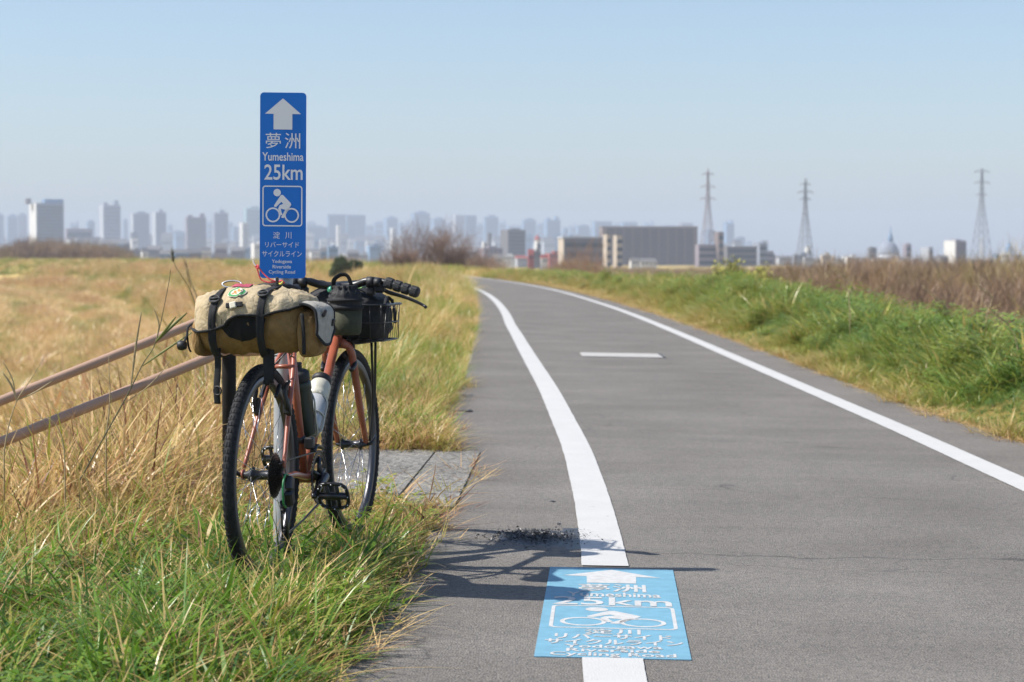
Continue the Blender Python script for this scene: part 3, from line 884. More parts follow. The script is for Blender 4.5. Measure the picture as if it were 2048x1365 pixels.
FAR = [(96, 120, 452), (140, 158, 449), (221, 238, 446), (334, 346, 452), (412, 426, 447), (456, 466, 445), (610, 632, 446), (632, 650, 463), (730, 748, 452), (746, 768, 446), (796, 822, 448), (890, 907, 446), (950, 968, 450), (996, 1012, 447), (1012, 1044, 452), (1070, 1090, 450), (1136, 1154, 455), (1176, 1186, 457), (1222, 1242, 450), (1286, 1310, 449), (1320, 1352, 451), (1490, 1504, 484)]
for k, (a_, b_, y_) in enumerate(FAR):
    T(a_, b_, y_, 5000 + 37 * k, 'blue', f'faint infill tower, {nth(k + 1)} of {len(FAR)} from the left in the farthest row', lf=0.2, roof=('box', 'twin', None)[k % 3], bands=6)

# domed building
Yd = 1300
c = at(1777, 510, Yd)
do = empty('domed_hall', (c.x, Yd, FLOOR))
tag(do, 'grey domed hall with a thin spire on the right skyline', 'building')
h0 = c.z - FLOOR
MB().lathe([(7.0, 0), (7.0, h0), (6.7, h0 + 0.1)], seg=28).build('drum', WALL['pale'], do)
MB().lathe([(6.9 * math.cos(a), h0 + 9.0 * math.sin(a)) for a in [R(d) for d in range(0, 86, 8)]], seg=28).build('dome', WALL['grey'], do)
MB().lathe([(1.9, h0 + 8), (1.5, h0 + 11.5), (0.6, h0 + 14), (0.12, h0 + 19)], c=(1.2, 0, 0), seg=8).build('spire', WALL['blue'], do)

# low-rise strip along the foot of the skyline
def house(px, wpx, ytop, Y, wall, label, gable, roofm):
    c = at(px, ytop, Y); W = wpx / FPX * Y; h = c.z - FLOOR
    o = empty('low_house', (c.x, Y, FLOOR), R(rng.uniform(-5, 35)))
    tag(o, label, 'house', 'low houses along the foot of the skyline')
    d = W * 0.7
    hb = h * (0.78 if gable else 1.0)
    MB().box((0, 0, hb / 2), (W, d, hb)).build('wall', WALL[wall], o)
    if gable:
        vs = [(-W * .54, -d * .55, hb), (W * .54, -d * .55, hb), (W * .54, d * .55, hb), (-W * .54, d * .55, hb), (-W * .5, 0, h), (W * .5, 0, h)]
        MB().add(vs, [(0, 1, 5, 4), (2, 3, 4, 5), (0, 4, 3), (1, 2, 5), (3, 2, 1, 0)]).build('roof', roofm, o)
    else:
        MB().box((W * 0.1, 0, hb + 0.5), (W * 0.4, d * 0.5, 1.0)).build('roof_box', WALL[wall], o)
    wmz = MB().box((0, 0, 0), (W * 0.12, 0.2, hb * 0.12)).mesh('window'); wmz.materials.append(M['glass'])
    for k in range(4):
        linked('window', wmz, o, (-W * 0.36 + W * 0.24 * k, -d / 2 - 0.05, hb * 0.80))
specs = []
def row(px0, px1, step, ylo, yhi, Ya, Yb, walls):
    px = px0
    while px < px1:
        w = rng.uniform(0.7, 1.9) * step
        specs.append([px + w / 2, w, rng.uniform(ylo, yhi), rng.uniform(Ya, Yb), rng.choice(walls)])
        px += w * rng.uniform(0.85, 1.1)
row(-5, 135, 26, 482, 490, 1500, 2200, ['blue', 'blue', 'grey'])
row(135, 240, 30, 474, 480, 1700, 2000, ['blue', 'pale'])
row(150, 520, 15, 487, 508, 900, 1600, ['white', 'pale', 'beige', 'dark', 'purple', 'grey', 'blue', 'white'])
row(608, 790, 14, 486, 510, 900, 1700, ['white', 'pale', 'blue', 'dark', 'grey', 'white'])
row(905, 965, 30, 495, 499, 1000, 1200, ['purple', 'dark'])
row(985, 1120, 15, 498, 515, 700, 1000, ['white', 'dark', 'red', 'white', 'pale'])
row(1260, 1300, 18, 512, 518, 700, 800, ['white'])
row(1440, 1600, 20, 508, 519, 900, 1300, ['purple', 'grey', 'pale', 'dark'])
row(1590, 1740, 14, 508, 518, 800, 1200, ['white', 'beige', 'pale', 'brown', 'grey'])
row(1745, 2060, 18, 505, 519, 900, 1300, ['white', 'beige', 'grey', 'purple', 'pale'])
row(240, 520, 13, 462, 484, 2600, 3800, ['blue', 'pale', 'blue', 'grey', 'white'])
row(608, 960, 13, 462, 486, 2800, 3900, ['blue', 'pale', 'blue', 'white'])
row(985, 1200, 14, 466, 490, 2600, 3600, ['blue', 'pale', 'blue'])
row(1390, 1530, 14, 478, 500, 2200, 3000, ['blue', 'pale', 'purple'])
specs.sort(key=lambda s: s[0])
for k, (px, w, yt, Y, wl) in enumerate(specs):
    gable = rng.random() < 0.5
    rm = WALL['red'] if 1025 < px < 1095 and gable else M['roof']
    house(px, w, yt, Y, wl, f'small {wl if wl != "pale" else "pale grey"} low-rise, {nth(k + 1)} of {len(specs)} from the left along the foot of the skyline', gable, rm)

# steel pylons
def pylon(px, ytop, yend, Y, arms, half, label, m):
    top = at(px, ytop, Y); H = top.z - FLOOR
    o = empty('power_pylon', (top.x, Y, FLOOR), R(15))
    tag(o, label, 'pylon', 'power pylons on the right skyline')
    hw = half / FPX * Y
    def wid(t):                               # half width at relative height
        return hw * (1 - t / 0.62) + hw * 0.22 * (t / 0.62) if t < 0.62 else hw * 0.22 * (1 - (t - 0.62) / 0.38) + hw * 0.06 * ((t - 0.62) / 0.38)
    r = 0.0010 * Y * 0.16
    ts = [0, .12, .23, .33, .42, .5, .57, .64, .70, .76, .82, .88, .94, 1.0]
    for sx in (-1, 1):
        for sy in (-1, 1):
            MB().tube([(sx * wid(t), sy * wid(t), H * t) for t in ts], r, seg=4).build('leg', m, o)
    for a, b_ in zip(ts[:-1], ts[1:]):
        mbx = MB()
        for (s0, s1) in (((-1, -1), (1, -1)), ((1, -1), (1, 1)), ((1, 1), (-1, 1)), ((-1, 1), (-1, -1))):
            mbx.tube([(s0[0] * wid(a), s0[1] * wid(a), H * a), (s1[0] * wid(b_), s1[1] * wid(b_), H * b_)], r * 0.55, seg=3)
            mbx.tube([(s1[0] * wid(a), s1[1] * wid(a), H * a), (s0[0] * wid(b_), s0[1] * wid(b_), H * b_)], r * 0.55, seg=3)
            mbx.tube([(s0[0] * wid(a), s0[1] * wid(a), H * a), (s1[0] * wid(a), s1[1] * wid(a), H * a)], r * 0.55, seg=3)
        mbx.build('bracing', m, o)
    for ya, la in arms:
        z = at(px, ya, Y).z - FLOOR; L_ = la / FPX * Y; t = z / H
        mbx = MB()
        for s in (-1, 1):
            for sy in (-1, 1):
                mbx.tube([(s * wid(t) * 0.8, sy * wid(t), z), (s * L_, 0, z)], r * 0.8, seg=4)
            mbx.tube([(s * wid(t) * 0.8, 0, z + L_ * 0.28), (s * L_, 0, z)], r * 0.7, seg=4)
            for k in (0.35, 0.65):
                mbx.tube([(s * L_ * k, 0, z), (s * L_ * k, 0, z + L_ * 0.28 * (1 - k))], r * 0.5, seg=3)
            mbx.tube([(s * L_ * 0.96, 0, z), (s * L_ * 0.96, 0, z - L_ * 0.22)], r * 0.9, seg=4)
        mbx.build('crossarm', m, o)
pylon(1416, 338, 530, 1300, [(349, 13), (374, 15), (398, 16)], 15, 'leftmost pale pylon standing in front of the brown slab', M['pylonred'])
pylon(1611, 357, 520, 1050, [(369, 11), (385, 17), (399, 12)], 15, 'middle pylon, the darkest of the three', M['pylon'])
pylon(1964, 337, 520, 1450, [(344, 17), (366, 17), (390, 12)], 17, 'rightmost pylon, tall and pale near the right edge', M['pylon'])

# ================================================================== BICYCLE   (local x forward, y left, z up; origin under the rear axle)
HEAD = R(10.8)
BX, BY = -0.758, 6.05
BZ = float(crest(BX)) + 0.002
bike = empty('bicycle', (BX, BY, BZ), R(90) - HEAD, R(-0.4))
tag(bike, 'salmon touring bicycle seen from behind, leaning against the sign post', 'bicycle')
RW = 0.340
WB = 1.018
def B(name, mb, m, parent=None):
    return mb.build(name, M[m], parent or bike)
def v3(u, v, w): return Vector((u, v, w))

def wheel(u, seed):
    w = MB()
    # rim: box section ring, outer radius .306
    prof = [(0.286, -0.011), (0.292, -0.0125), (0.308, -0.0125), (0.311, -0.010), (0.304, -0.007), (0.304, 0.007), (0.311, 0.010), (0.308, 0.0125), (0.292, 0.0125), (0.286, 0.011)]
    def ringmesh(prof, seg):
        rings = []
        for k in range(seg):
            a = 2 * math.pi * k / seg
            rings.append([(r * math.cos(a), y, r * math.sin(a)) for r, y in prof])
        return MB().loft(rings, loop=True)
    wo = ringmesh(prof, 96).build('wheel', M['rim'], bike, (u, 0, RW))
    bt, ct = 0.0178, 0.3275
    tp = []
    for k in range(18):
        a = 2 * math.pi * k / 18
        tp.append((ct + 0.0185 * math.cos(a), bt * math.sin(a) * (0.85 if math.cos(a) < -.6 else 1)))
    ty = ringmesh(tp, 120).build('tyre', M['rubber'], wo)
    # tread blocks
    kb = MB()
    nrow = 100
    for k in range(nrow):
        a0 = 2 * math.pi * k / nrow
        lay = ((-52, .0060, .0045), (-26, .0055, .0075), (0, .0060, .006), (26, .0055, .0075), (52, .0060, .0045)) if k % 2 == 0 else ((-66, .0050, .006), (-38, .0050, .005), (-12, .0065, .0055), (12, .0065, .0055), (38, .0050, .005), (66, .0050, .006))
        for phi, wd, ln in lay:
            p = R(phi); a = a0 + 0.15 * ln * (1 if phi > 0 else -1)
            c = Vector(((ct + 0.0188 * math.cos(p)) * math.cos(a), 0.0184 * math.sin(p), (ct + 0.0188 * math.cos(p)) * math.sin(a)))
            n_ = Vector((math.cos(p) * math.cos(a), math.sin(p), math.cos(p) * math.sin(a)))
            t_ = Vector((-math.sin(a), 0, math.cos(a))); b_ = n_.cross(t_)
            hx, hy, hz = ln, wd / 2, 0.0012
            q = [c + t_ * i * hx + b_ * j * hy + n_ * kk * hz for kk in (-1, 1) for i, j in ((-1, -1), (1, -1), (1, 1), (-1, 1))]
            kb.add(q, [(4, 5, 6, 7), (0, 1, 5, 4), (1, 2, 6, 5), (2, 3, 7, 6), (3, 0, 4, 7)])
    kb.build('tread', M['rubber'], wo)
    wo.scale = (0.978, 0.978, 0.978)
    return wo

def spokes(wo, nsp, flange, hubr):
    base = MB().tube([(0, 0, 0), (0, 0, 1)], 0.0010, seg=5).mesh('spoke'); base.materials.append(M['steel'])
    for k in range(nsp):
        a = 2 * math.pi * (k + 0.5) / nsp
        side = 1 if k % 2 else -1
        cross = R(62) * (1 if (k // 2) % 2 else -1)
        p0 = Vector((hubr * math.cos(a + cross), side * flange, hubr * math.sin(a + cross)))
        p1 = Vector((0.288 * math.cos(a), side * 0.003, 0.288 * math.sin(a)))
        d = p1 - p0
        o = linked('spoke', base, wo, p0)
        o.rotation_euler = d.to_track_quat('Z', 'Y').to_euler()
        o.scale = (1, 1, d.length)

rw = wheel(0.0, 1)
fw = wheel(WB, 2)
spokes(rw, 32, 0.030, 0.024)
spokes(fw, 32, 0.035, 0.020)
MB().lathe([(0.006, -0.072), (0.007, -0.066), (0.009, -0.05), (0.024, -0.034), (0.025, -0.030), (0.017, -0.026), (0.0145, -0.01), (0.0145, 0.01), (0.017, 0.026), (0.026, 0.030), (0.025, 0.034), (0.012, 0.05), (0.010, 0.066), (0.006, 0.072)], axis='Y', seg=20).build('hub', M['darkalloy'], rw)
MB().lathe([(0.005, -0.060), (0.008, -0.052), (0.010, -0.042), (0.021, -0.037), (0.021, -0.033), (0.014, -0.026), (0.013, 0), (0.014, 0.026), (0.021, 0.033), (0.021, 0.037), (0.010, 0.042), (0.008, 0.052), (0.005, 0.060)], axis='Y', seg=20).build('hub', M['darkalloy'], fw)
MB().tube([(0, 0.07, 0), (0, 0.082, 0.004), (-0.03, 0.088, 0.022), (-0.055, 0.087, 0.03)], [0.007, 0.007, 0.005, 0.004], seg=8).build('quick_release', M['black'], rw)
MB().tube([(0, -0.058, 0), (0, -0.072, 0.004), (0.03, -0.078, 0.02), (0.05, -0.077, 0.03)], [0.006, 0.006, 0.005, 0.004], seg=8).build('quick_release', M['black'], fw)
def cog(r, teeth, y, th, inner=0.018):
    mb = MB(); n = teeth * 4
    o_, i_ = [], []
    for k in range(n):
        a = 2 * math.pi * k / n
        rr = r + (0.0032 if k % 4 in (1, 2) else -0.0016)
        o_.append((rr * math.cos(a), rr * math.sin(a))); i_.append((inner * math.cos(a), inner * math.sin(a)))
    vs = [(x, y - th / 2, z) for x, z in o_ + i_] + [(x, y + th / 2, z) for x, z in o_ + i_]
    fs = []
    for k in range(n):
        l = (k + 1) % n
        fs += [(k, l, n + l, n + k), (2 * n + k, 3 * n + k, 3 * n + l, 2 * n + l), (k, 2 * n + k, 2 * n + l, l)]
    return mb.add(vs, fs)
cs = None
for k, tth in enumerate((34, 30, 26, 23, 20, 17, 15, 13, 11)):
    r = 0.0127 * tth / (2 * math.pi)
    o = cog(r, tth, -0.0395 - 0.0037 * k, 0.0018).build('cassette_cog', M['chain'], rw)

BBu, BBz = 0.435, 0.288
ST = v3(BBu - 0.50 * math.cos(R(73)), 0, BBz + 0.50 * math.sin(R(73)))
ax = Vector((-math.cos(R(71.5)), 0, math.sin(R(71.5))))
fwd = Vector((ax.z, 0, -ax.x))
axle = v3(WB, 0, RW)
crown = axle - fwd * 0.045 + ax * 0.395
ht0, ht1 = crown + ax * 0.012, crown + ax * 0.150
BB = v3(BBu, 0, BBz)
B('seat_tube', MB().tube([BB, ST], 0.0145, seg=18), 'salmon')
B('top_tube', MB().tube([ST - v3(0, 0, 0.03), ht1 - ax * 0.025], 0.0135, seg=18), 'salmon')
B('down_tube', MB().tube([BB, ht0 + ax * 0.02], 0.0158, seg=18), 'salmon')
B('head_tube', MB().tube([ht0, ht1], 0.0185, seg=20), 'salmon')
B('bottom_bracket_shell', MB().lathe([(0.02, -0.035), (0.02, 0.035)], c=BB, axis='Y', seg=20), 'salmon')
for s in (1, -1):
    ss = B('seatstay', MB().tube(smooth_path([ST + v3(0.004, s * 0.013, -0.045), v3(0.225, s * 0.032, 0.655), v3(0.13, s * 0.046, 0.535), v3(0.012, s * 0.0635, RW + 0.022)], 5), [0.0085] * 12 + [0.0075, 0.007, 0.0065, 0.006], seg=12), 'salmon')
    B('chainstay', MB().tube(smooth_path([BB + v3(-0.01, s * 0.022, 0), v3(0.33, s * 0.034, 0.30), v3(0.16, s * 0.052, 0.325), v3(0.014, s * 0.0635, RW - 0.008)], 5), [0.0105] * 10 + [0.010, .009, .0085, .008, .0075, .007], seg=12), 'salmon')
    B('dropout', MB().lathe([(0.017, s * 0.0605), (0.017, s * 0.0665)], c=(0.004, 0, RW), axis='Y', seg=16), 'salmon')
B('seatstay_bridge', MB().tube([v3(0.222, 0.033, 0.66), v3(0.222, -0.033, 0.66)], 0.007, seg=10), 'salmon')
B('seat_clamp', MB().tube([ST - (ST - BB).normalized() * 0.012, ST + (ST - BB).normalized() * 0.008], 0.0185, seg=18), 'black')
SPT = ST + (ST - BB).normalized() * 0.135
B('seatpost', MB().tube([ST, SPT], 0.0132, seg=16), 'black')
# saddle
rings = []
for t in np.linspace(0, 1, 15):
    u = 0.115 + t * 0.265
    hw = 0.072 * (1 - sm(0.12, 0.62, t)) + 0.021 * sm(0.12, 0.62, t)
    hw *= min(1.0, 0.55 + 5 * t) * min(1.0, 0.45 + 6 * (1 - t))
    z = 0.905 + 0.010 * (1 - t) ** 2 - 0.006 * math.sin(math.pi * t)
    ring = []
    for k in range(16):
        a = 2 * math.pi * k / 16
        ring.append((u, hw * math.cos(a), z + (0.014 if math.sin(a) > 0 else 0.026 * (0.6 + 0.4 * t)) * math.sin(a)))
    rings.append(ring)
sd = B('saddle', MB().loft(rings), 'bagblack')
for s in (1, -1):
    B('saddle_rail', MB().tube(smooth_path([v3(0.145, s * 0.03, 0.885), v3(0.20, s * 0.022, 0.862), v3(0.30, s * 0.022, 0.862), v3(0.355, s * 0.010, 0.893)], 4), 0.0035, seg=8), 'steel', sd)
# fork
for s in (1, -1):
    B('fork_blade', MB().tube(smooth_path([crown + v3(0.002, s * 0.030, 0.004), crown + v3(0.014, s * 0.047, -0.035), crown * 0.45 + axle * 0.55 + v3(-0.012, s * 0.052, 0), axle + v3(-0.004, s * 0.052, 0.02), axle + v3(0, s * 0.051, 0)], 5), [0.0135] * 9 + list(np.linspace(0.013, 0.0065, 12)), seg=14), 'salmon')
B('fork_crown', MB().tube([crown + v3(0, 0.040, -0.004), crown + v3(0, 0.02, 0.006), crown + v3(0, -0.02, 0.006), crown + v3(0, -0.040, -0.004)], [0.013, 0.0175, 0.0175, 0.013], seg=14), 'salmon')
B('headset', MB().tube([ht1, ht1 + ax * 0.012], 0.0215, seg=20), 'black')
B('headset', MB().tube([ht0 - ax * 0.010, ht0], 0.0215, seg=20), 'black')
stem_top = ht1 + ax * 0.034
B('stem', MB().tube([ht1 + ax * 0.012, stem_top], 0.0155, seg=16).tube([stem_top - ax * 0.015, stem_top - ax * 0.015 + fwd * 0.075 + v3(0, 0, 0.02)], 0.0145, seg=14), 'black')
bc = stem_top - ax * 0.015 + fwd * 0.08 + v3(0, 0, 0.02)
BARZ = bc.z
hbp = [bc + v3(-0.060, 0.285, -0.021), bc + v3(-0.045, 0.20, 0.006), bc + v3(-0.02, 0.12, 0.018), bc + v3(0, 0.05, 0), bc + v3(0, -0.05, 0), bc + v3(-0.02, -0.12, 0.018), bc + v3(-0.045, -0.20, 0.006), bc + v3(-0.060, -0.285, -0.021)]
hb_ = B('handlebar', MB().tube(smooth_path(hbp, 6), [0.011] * 14 + [0.0135] * 15 + [0.011] * 14, seg=14), 'black')
for s in (1, -1):
    e0 = bc + v3(-0.041, s * 0.178, 0.012); e1 = bc + v3(-0.062, s * 0.298, -0.0255)
    gp = [e0 + (e1 - e0) * t for t in np.linspace(0, 1, 25)]
    gr = [0.0165 + (0.0012 if k % 6 not in (0,) else -0.0028) for k in range(25)]
    gr[0] = 0.016; gr[-1] = 0.0155; gr[-2] = 0.0175; gr[-3] = 0.0175
    gpo = B('grip', MB().tube(gp, gr, seg=20), 'grip')
    # raised pads between the grooves
    d = (e1 - e0).normalized(); n0 = Vector((0, 0, 1)); n0 = (n0 - d * n0.dot(d)).normalized(); b0 = d.cross(n0)
    for k in range(4):
        for ang in range(0, 360, 45):
            a = R(ang); nn = n0 * math.cos(a) + b0 * math.sin(a); tt = d.cross(nn)
            c = e0 + (e1 - e0) * ((6 * k + 3) / 24) + nn * 0.0180
            rot = Matrix((d, tt, nn)).transposed()
            MB().box(c, (0.022, 0.0105, 0.0022), rot).build('grip_pad', M['grip'], gpo)
    lv = bc + v3(-0.036, s * 0.150, 0.010)
    lb = B('brake_lever', MB().tube(smooth_path([lv + v3(0.014, 0, -0.016), lv + v3(0.028, s * 0.030, -0.034), lv + v3(0.038, s * 0.075, -0.048), lv + v3(0.034, s * 0.115, -0.062), lv + v3(0.028, s * 0.150, -0.078), lv + v3(0.022, s * 0.163, -0.086)], 4), [0.010] * 6 + list(np.linspace(0.0095, 0.007, 12)) + [0.0074, 0.0082, 0.008], seg=10, flat=0.7), 'darkalloy')
    MB().lathe([(0.0155, -0.012), (0.0155, 0.012)], c=lv + v3(-0.002, 0, 0), axis='Y', seg=16).box(lv + v3(0.010, s * 0.004, -0.022), (0.030, 0.036, 0.028), bevel=0.008).build('lever_clamp', M['blackplastic'], lb)
    MB().lathe([(0.017, -0.014), (0.0185, -0.004), (0.0185, 0.012)], c=bc + v3(-0.030, s * 0.122, 0.012), axis='Y', seg=16).box(bc + v3(-0.020, s * 0.120, -0.018), (0.034, 0.030, 0.034), bevel=0.008).build('shifter', M['blackplastic'], lb)
# cables
def cable(pts, m, r=0.0025, nm='cable'):
    return B(nm, MB().tube(smooth_path(pts, 6), r, seg=7), m)
cable([bc + v3(-0.01, -0.105, -0.004), bc + v3(0.03, -0.06, -0.010), bc + v3(0.05, 0.0, -0.012), bc + v3(-0.02, 0.03, -0.06), ht1 + v3(0.02, 0.03, -0.05)], 'palegreen')
cable([bc + v3(0.005, -0.13, -0.018), bc + v3(0.03, -0.08, -0.026), bc + v3(0.03, -0.02, -0.034), ht1 + v3(0.03, -0.02, 0.0)], 'palegreen')
cable([bc + v3(0.0, -0.150, -0.006), bc + v3(0.035, -0.125, 0.022), bc + v3(0.05, -0.09, 0.026), bc + v3(0.055, -0.05, 0.0), bc + v3(0.02, -0.01, -0.05)], 'black')
cable([bc + v3(0.0, 0.150, -0.006), bc + v3(0.05, 0.12, 0.012), bc + v3(0.06, 0.06, 0.01), bc + v3(0.03, 0.01, -0.05)], 'black')
cable([v3(0.26, -0.012, 0.69), v3(0.22, -0.03, 0.70), v3(0.19, -0.02, 0.705), v3(0.17, 0.02, 0.66)], 'black')
cable([v3(0.05, -0.066, 0.333), v3(-0.02, -0.078, 0.345), v3(-0.055, -0.081, 0.315), v3(-0.05, -0.081, 0.262), v3(-0.015, -0.078, 0.245)], 'green', 0.0034, 'derailleur_cable')
bell_c = bc + v3(-0.018, -0.015, 0.006)
B('bell', MB().lathe([(0.013, -0.010), (0.0155, -0.004), (0.014, 0.004), (0.008, 0.009), (0.0, 0.011)], c=bell_c + v3(-0.02, 0.03, -0.018), seg=16, caps=False), 'bell')
# brakes
for s in (1, -1):
    p = v3(0.115, s * 0.050, 0.518)
    br = B('rear_brake_arm', MB().tube(smooth_path([p, p + v3(-0.028, s * 0.004, 0.03), p + v3(-0.030, s * -0.004, 0.075), p + v3(-0.014, s * 0.006, 0.105)], 4), [0.010] * 5 + [0.0075] * 8, seg=8), 'black')
    MB().box(v3(0.085, s * 0.024, 0.592), (0.055, 0.012, 0.013), Matrix.Rotation(R(-40), 3, 'Y'), bevel=0.003).build('brake_pad', M['blackplastic'], br)
    MB().box(v3(0.098, s * 0.047, 0.545), (0.022, 0.018, 0.050), bevel=0.004).build('brake_body', M['blackplastic'], br)
    q = crown + v3(-0.012, s * 0.050, -0.085)
    fb = B('front_brake_arm', MB().tube(smooth_path([q, q + v3(0.030, s * 0.006, 0.02), q + v3(0.034, 0, 0.07), q + v3(0.025, s * 0.002, 0.10)], 4), [0.009] * 5 + [0.007] * 8, seg=8), 'darkalloy')
    MB().box(q + v3(0.012, -s * 0.024, 0.045), (0.055, 0.012, 0.013), Matrix.Rotation(R(20), 3, 'Y'), bevel=0.003).build('brake_pad', M['blackplastic'], fb)
# drivetrain
ck = R(194)                                   # right crank points backwards and slightly down
crd = Vector((math.cos(ck), 0, math.sin(ck)))
cset = B('crankset', MB().lathe([(0.012, -0.075), (0.012, 0.075)], c=BB, axis='Y', seg=14), 'darkalloy')
for tth, y in ((42, -0.0490), (30, -0.0425)):
    o = cog(0.0127 * tth / (2 * math.pi), tth, y, 0.003, inner=0.0127 * tth / (2 * math.pi) - 0.014).build('chainring', M['darkalloy'], cset, BB)
mb = MB()
for k in range(5):
    a = ck + R(36 + 72 * k)
    mb.tube([v3(0, -0.052, 0), v3(0.068 * math.cos(a), -0.049, 0.068 * math.sin(a))], [0.010, 0.006], seg=8)
mb.build('spider', M['darkalloy'], cset, BB)
for s, d in ((-1, crd), (1, -crd)):
    e = v3(0, s * 0.070, 0); p1 = d * 0.170 + v3(0, s * 0.083, 0)
    MB().tube([e - d * 0.012, e, e * 0.5 + p1 * 0.5, p1, p1 + d * 0.012], [0.012, 0.0155, 0.0105, 0.0115, 0.007], seg=12).build('crank_arm', M['darkalloy'], cset, BB)
def pedal(s, d):
    c = BB + d * 0.170 + v3(0, s * 0.083, 0)
    mid = c + v3(0, s * 0.062, 0)
    pd = B('pedal', MB().tube([c, c + v3(0, s * 0.108, 0)], [0.007, 0.006], seg=10).lathe([(0.011, -0.045), (0.013, 0), (0.011, 0.045)], c=mid, axis='Y', seg=12), 'darkalloy')
    tilt = Matrix.Rotation(R(62), 3, 'Y')
    loop = []
    for a in range(0, 360, 15):
        x = 0.046 * math.copysign(abs(math.cos(R(a))) ** 0.6, math.cos(R(a))); y = 0.048 * math.copysign(abs(math.sin(R(a))) ** 0.6, math.sin(R(a)))
        loop.append(mid + tilt @ Vector((x, y, 0)))
    MB().tube(loop, 0.0062, seg=6, loop=True, flat=1.0).build('cage', M['black'], pd)
    mbp = MB()
    for y in (-0.016, 0.016):
        mbp.tube([mid + tilt @ Vector((-0.044, y, 0)), mid + tilt @ Vector((0.044, y, 0))], 0.006, seg=6)
    mbp.build('cage_bar', M['blackplastic'], pd)
    pm = MB().tube([(0, 0, -0.010), (0, 0, 0.010)], 0.0018, seg=5).mesh('pin'); pm.materials.append(M['steel'])
    for a in range(0, 360, 30):
        x = 0.046 * math.copysign(abs(math.cos(R(a))) ** 0.6, math.cos(R(a))); y = 0.048 * math.copysign(abs(math.sin(R(a))) ** 0.6, math.sin(R(a)))
        linked('pin', pm, pd, mid + tilt @ Vector((x, y, 0)), (0, R(62), 0))
pedal(-1, crd); pedal(1, -crd)
r1, r2 = 0.041, 0.085
top = [v3(0.0, -0.058, RW + r1), v3(BBu, -0.049, BBz + r2)]
chp = [v3(-0.02, -0.060, RW + 0.036), v3(0.004, -0.058, RW + r1)] + [top[0] * (1 - t) + top[1] * t for t in (0.25, 0.5, 0.75)]
chp += [BB + v3(r2 * math.sin(R(a)), -0.049, r2 * math.cos(R(a))) for a in range(0, 181, 20)]
chp += [v3(0.25, -0.055, 0.175), v3(0.06, -0.060, 0.155), v3(0.02, -0.060, 0.165)]
B('chain', MB().tube(chp, 0.0042, seg=6, flat=0.7), 'chain')
rd = B('rear_derailleur', MB().box(v3(0.012, -0.082, 0.315), (0.032, 0.022, 0.045), Matrix.Rotation(R(15), 3, 'Y'), bevel=0.006).box(v3(0.018, -0.078, 0.270), (0.036, 0.028, 0.052), Matrix.Rotation(R(-20), 3, 'Y'), bevel=0.008), 'darkalloy')
for z, x in ((0.245, 0.012), (0.158, 0.026)):
    cog(0.021, 11, 0, 0.005, inner=0.006).build('jockey_wheel', M['blackplastic'], rd, (x, -0.062, z))
for y in (-0.054, -0.070):
    MB().tube([v3(0.012, y, 0.262), v3(0.018, y, 0.20), v3(0.026, y, 0.142)], [0.010, 0.007, 0.010], seg=8, flat=0.35, up=(0, 1, 0)).build('cage_plate', M['darkalloy'], rd)
B('front_derailleur', MB().box(v3(BBu - 0.05, -0.035, BBz + 0.115), (0.030, 0.030, 0.04), bevel=0.006).tube(smooth_path([v3(BBu - 0.055, -0.047, BBz + 0.09), v3(BBu - 0.02, -0.047, BBz + 0.105), v3(BBu + 0.03, -0.047, BBz + 0.093)], 4), 0.011, seg=8, flat=0.5).lathe([(0.0175, -0.012), (0.0175, 0.012)], c=v3(BBu - 0.038, 0, BBz + 0.125), seg=16), 'darkalloy')
# bottle cages
bcent = []
def bottle_spot(foot, along, off, name):
    n_ = Vector((along.z, 0, -along.x)) * off
    return foot + n_
st_dir = (ST - BB).normalized(); dt_dir = (ht0 - BB).normalized()
SB = BB + st_dir * 0.130 + Vector((st_dir.z, 0, -st_dir.x)) * 0.056
DB = BB + dt_dir * 0.150 + Vector((-dt_dir.z, 0, dt_dir.x)) * 0.058
def cage(p, d, side):
    n_ = Vector((d.z, 0, -d.x)) * side
    mb = MB()
    for s in (1, -1):
        yv = Vector((0, s, 0))
        mb.tube(smooth_path([p - d * 0.005 - n_ * 0.040 + yv * 0.008, p - d * 0.008 + yv * 0.02, p - d * 0.005 + yv * 0.041, p + d * 0.06 + yv * 0.041, p + d * 0.115 + yv * 0.040 + n_ * 0.008, p + d * 0.135 + yv * 0.018 + n_ * 0.037], 4), 0.0032, seg=7)
        mb.tube(smooth_path([p + d * 0.055 + yv * 0.041, p + d * 0.055 + yv * 0.03 + n_ * 0.029, p + d * 0.055 + n_ * 0.041], 4), 0.003, seg=7)
    mb.tube([p + d * 0.0 - n_ * 0.042, p + d * 0.13 - n_ * 0.042], 0.006, seg=8, flat=0.5)
    B('bottle_cage', mb, 'cage')
cage(SB, st_dir, 1); cage(DB, dt_dir, -1)
# front rack and basket
KZ0, KZ1, KU0, KU1, KV = 0.714, 0.838, 0.845, 1.085, 0.160
for s in (1, -1):
    for du in (0.0, 0.055):
        B('rack_strut', MB().tube(smooth_path([axle + v3(0.0, s * 0.066, 0.012), axle + v3(0.005 + du * 0.4, s * 0.078, 0.16), v3(0.985 + du, s * 0.085, KZ0 - 0.012)], 5), 0.0048, seg=8), 'black')
rk = B('front_rack', MB().tube([v3(KU0 + 0.02, 0.07, KZ0 - 0.008), v3(KU1 - 0.01, 0.085, KZ0 - 0.008), v3(KU1 - 0.01, -0.085, KZ0 - 0.008), v3(KU0 + 0.02, -0.07, KZ0 - 0.008)], 0.0045, seg=8, loop=True).tube([v3(0.93, 0.08, KZ0 - 0.008), v3(0.93, -0.08, KZ0 - 0.008)], 0.004, seg=8).tube([crown + v3(0.02, 0, 0.0), v3(0.93, 0, KZ0 - 0.01)], 0.005, seg=8), 'black')
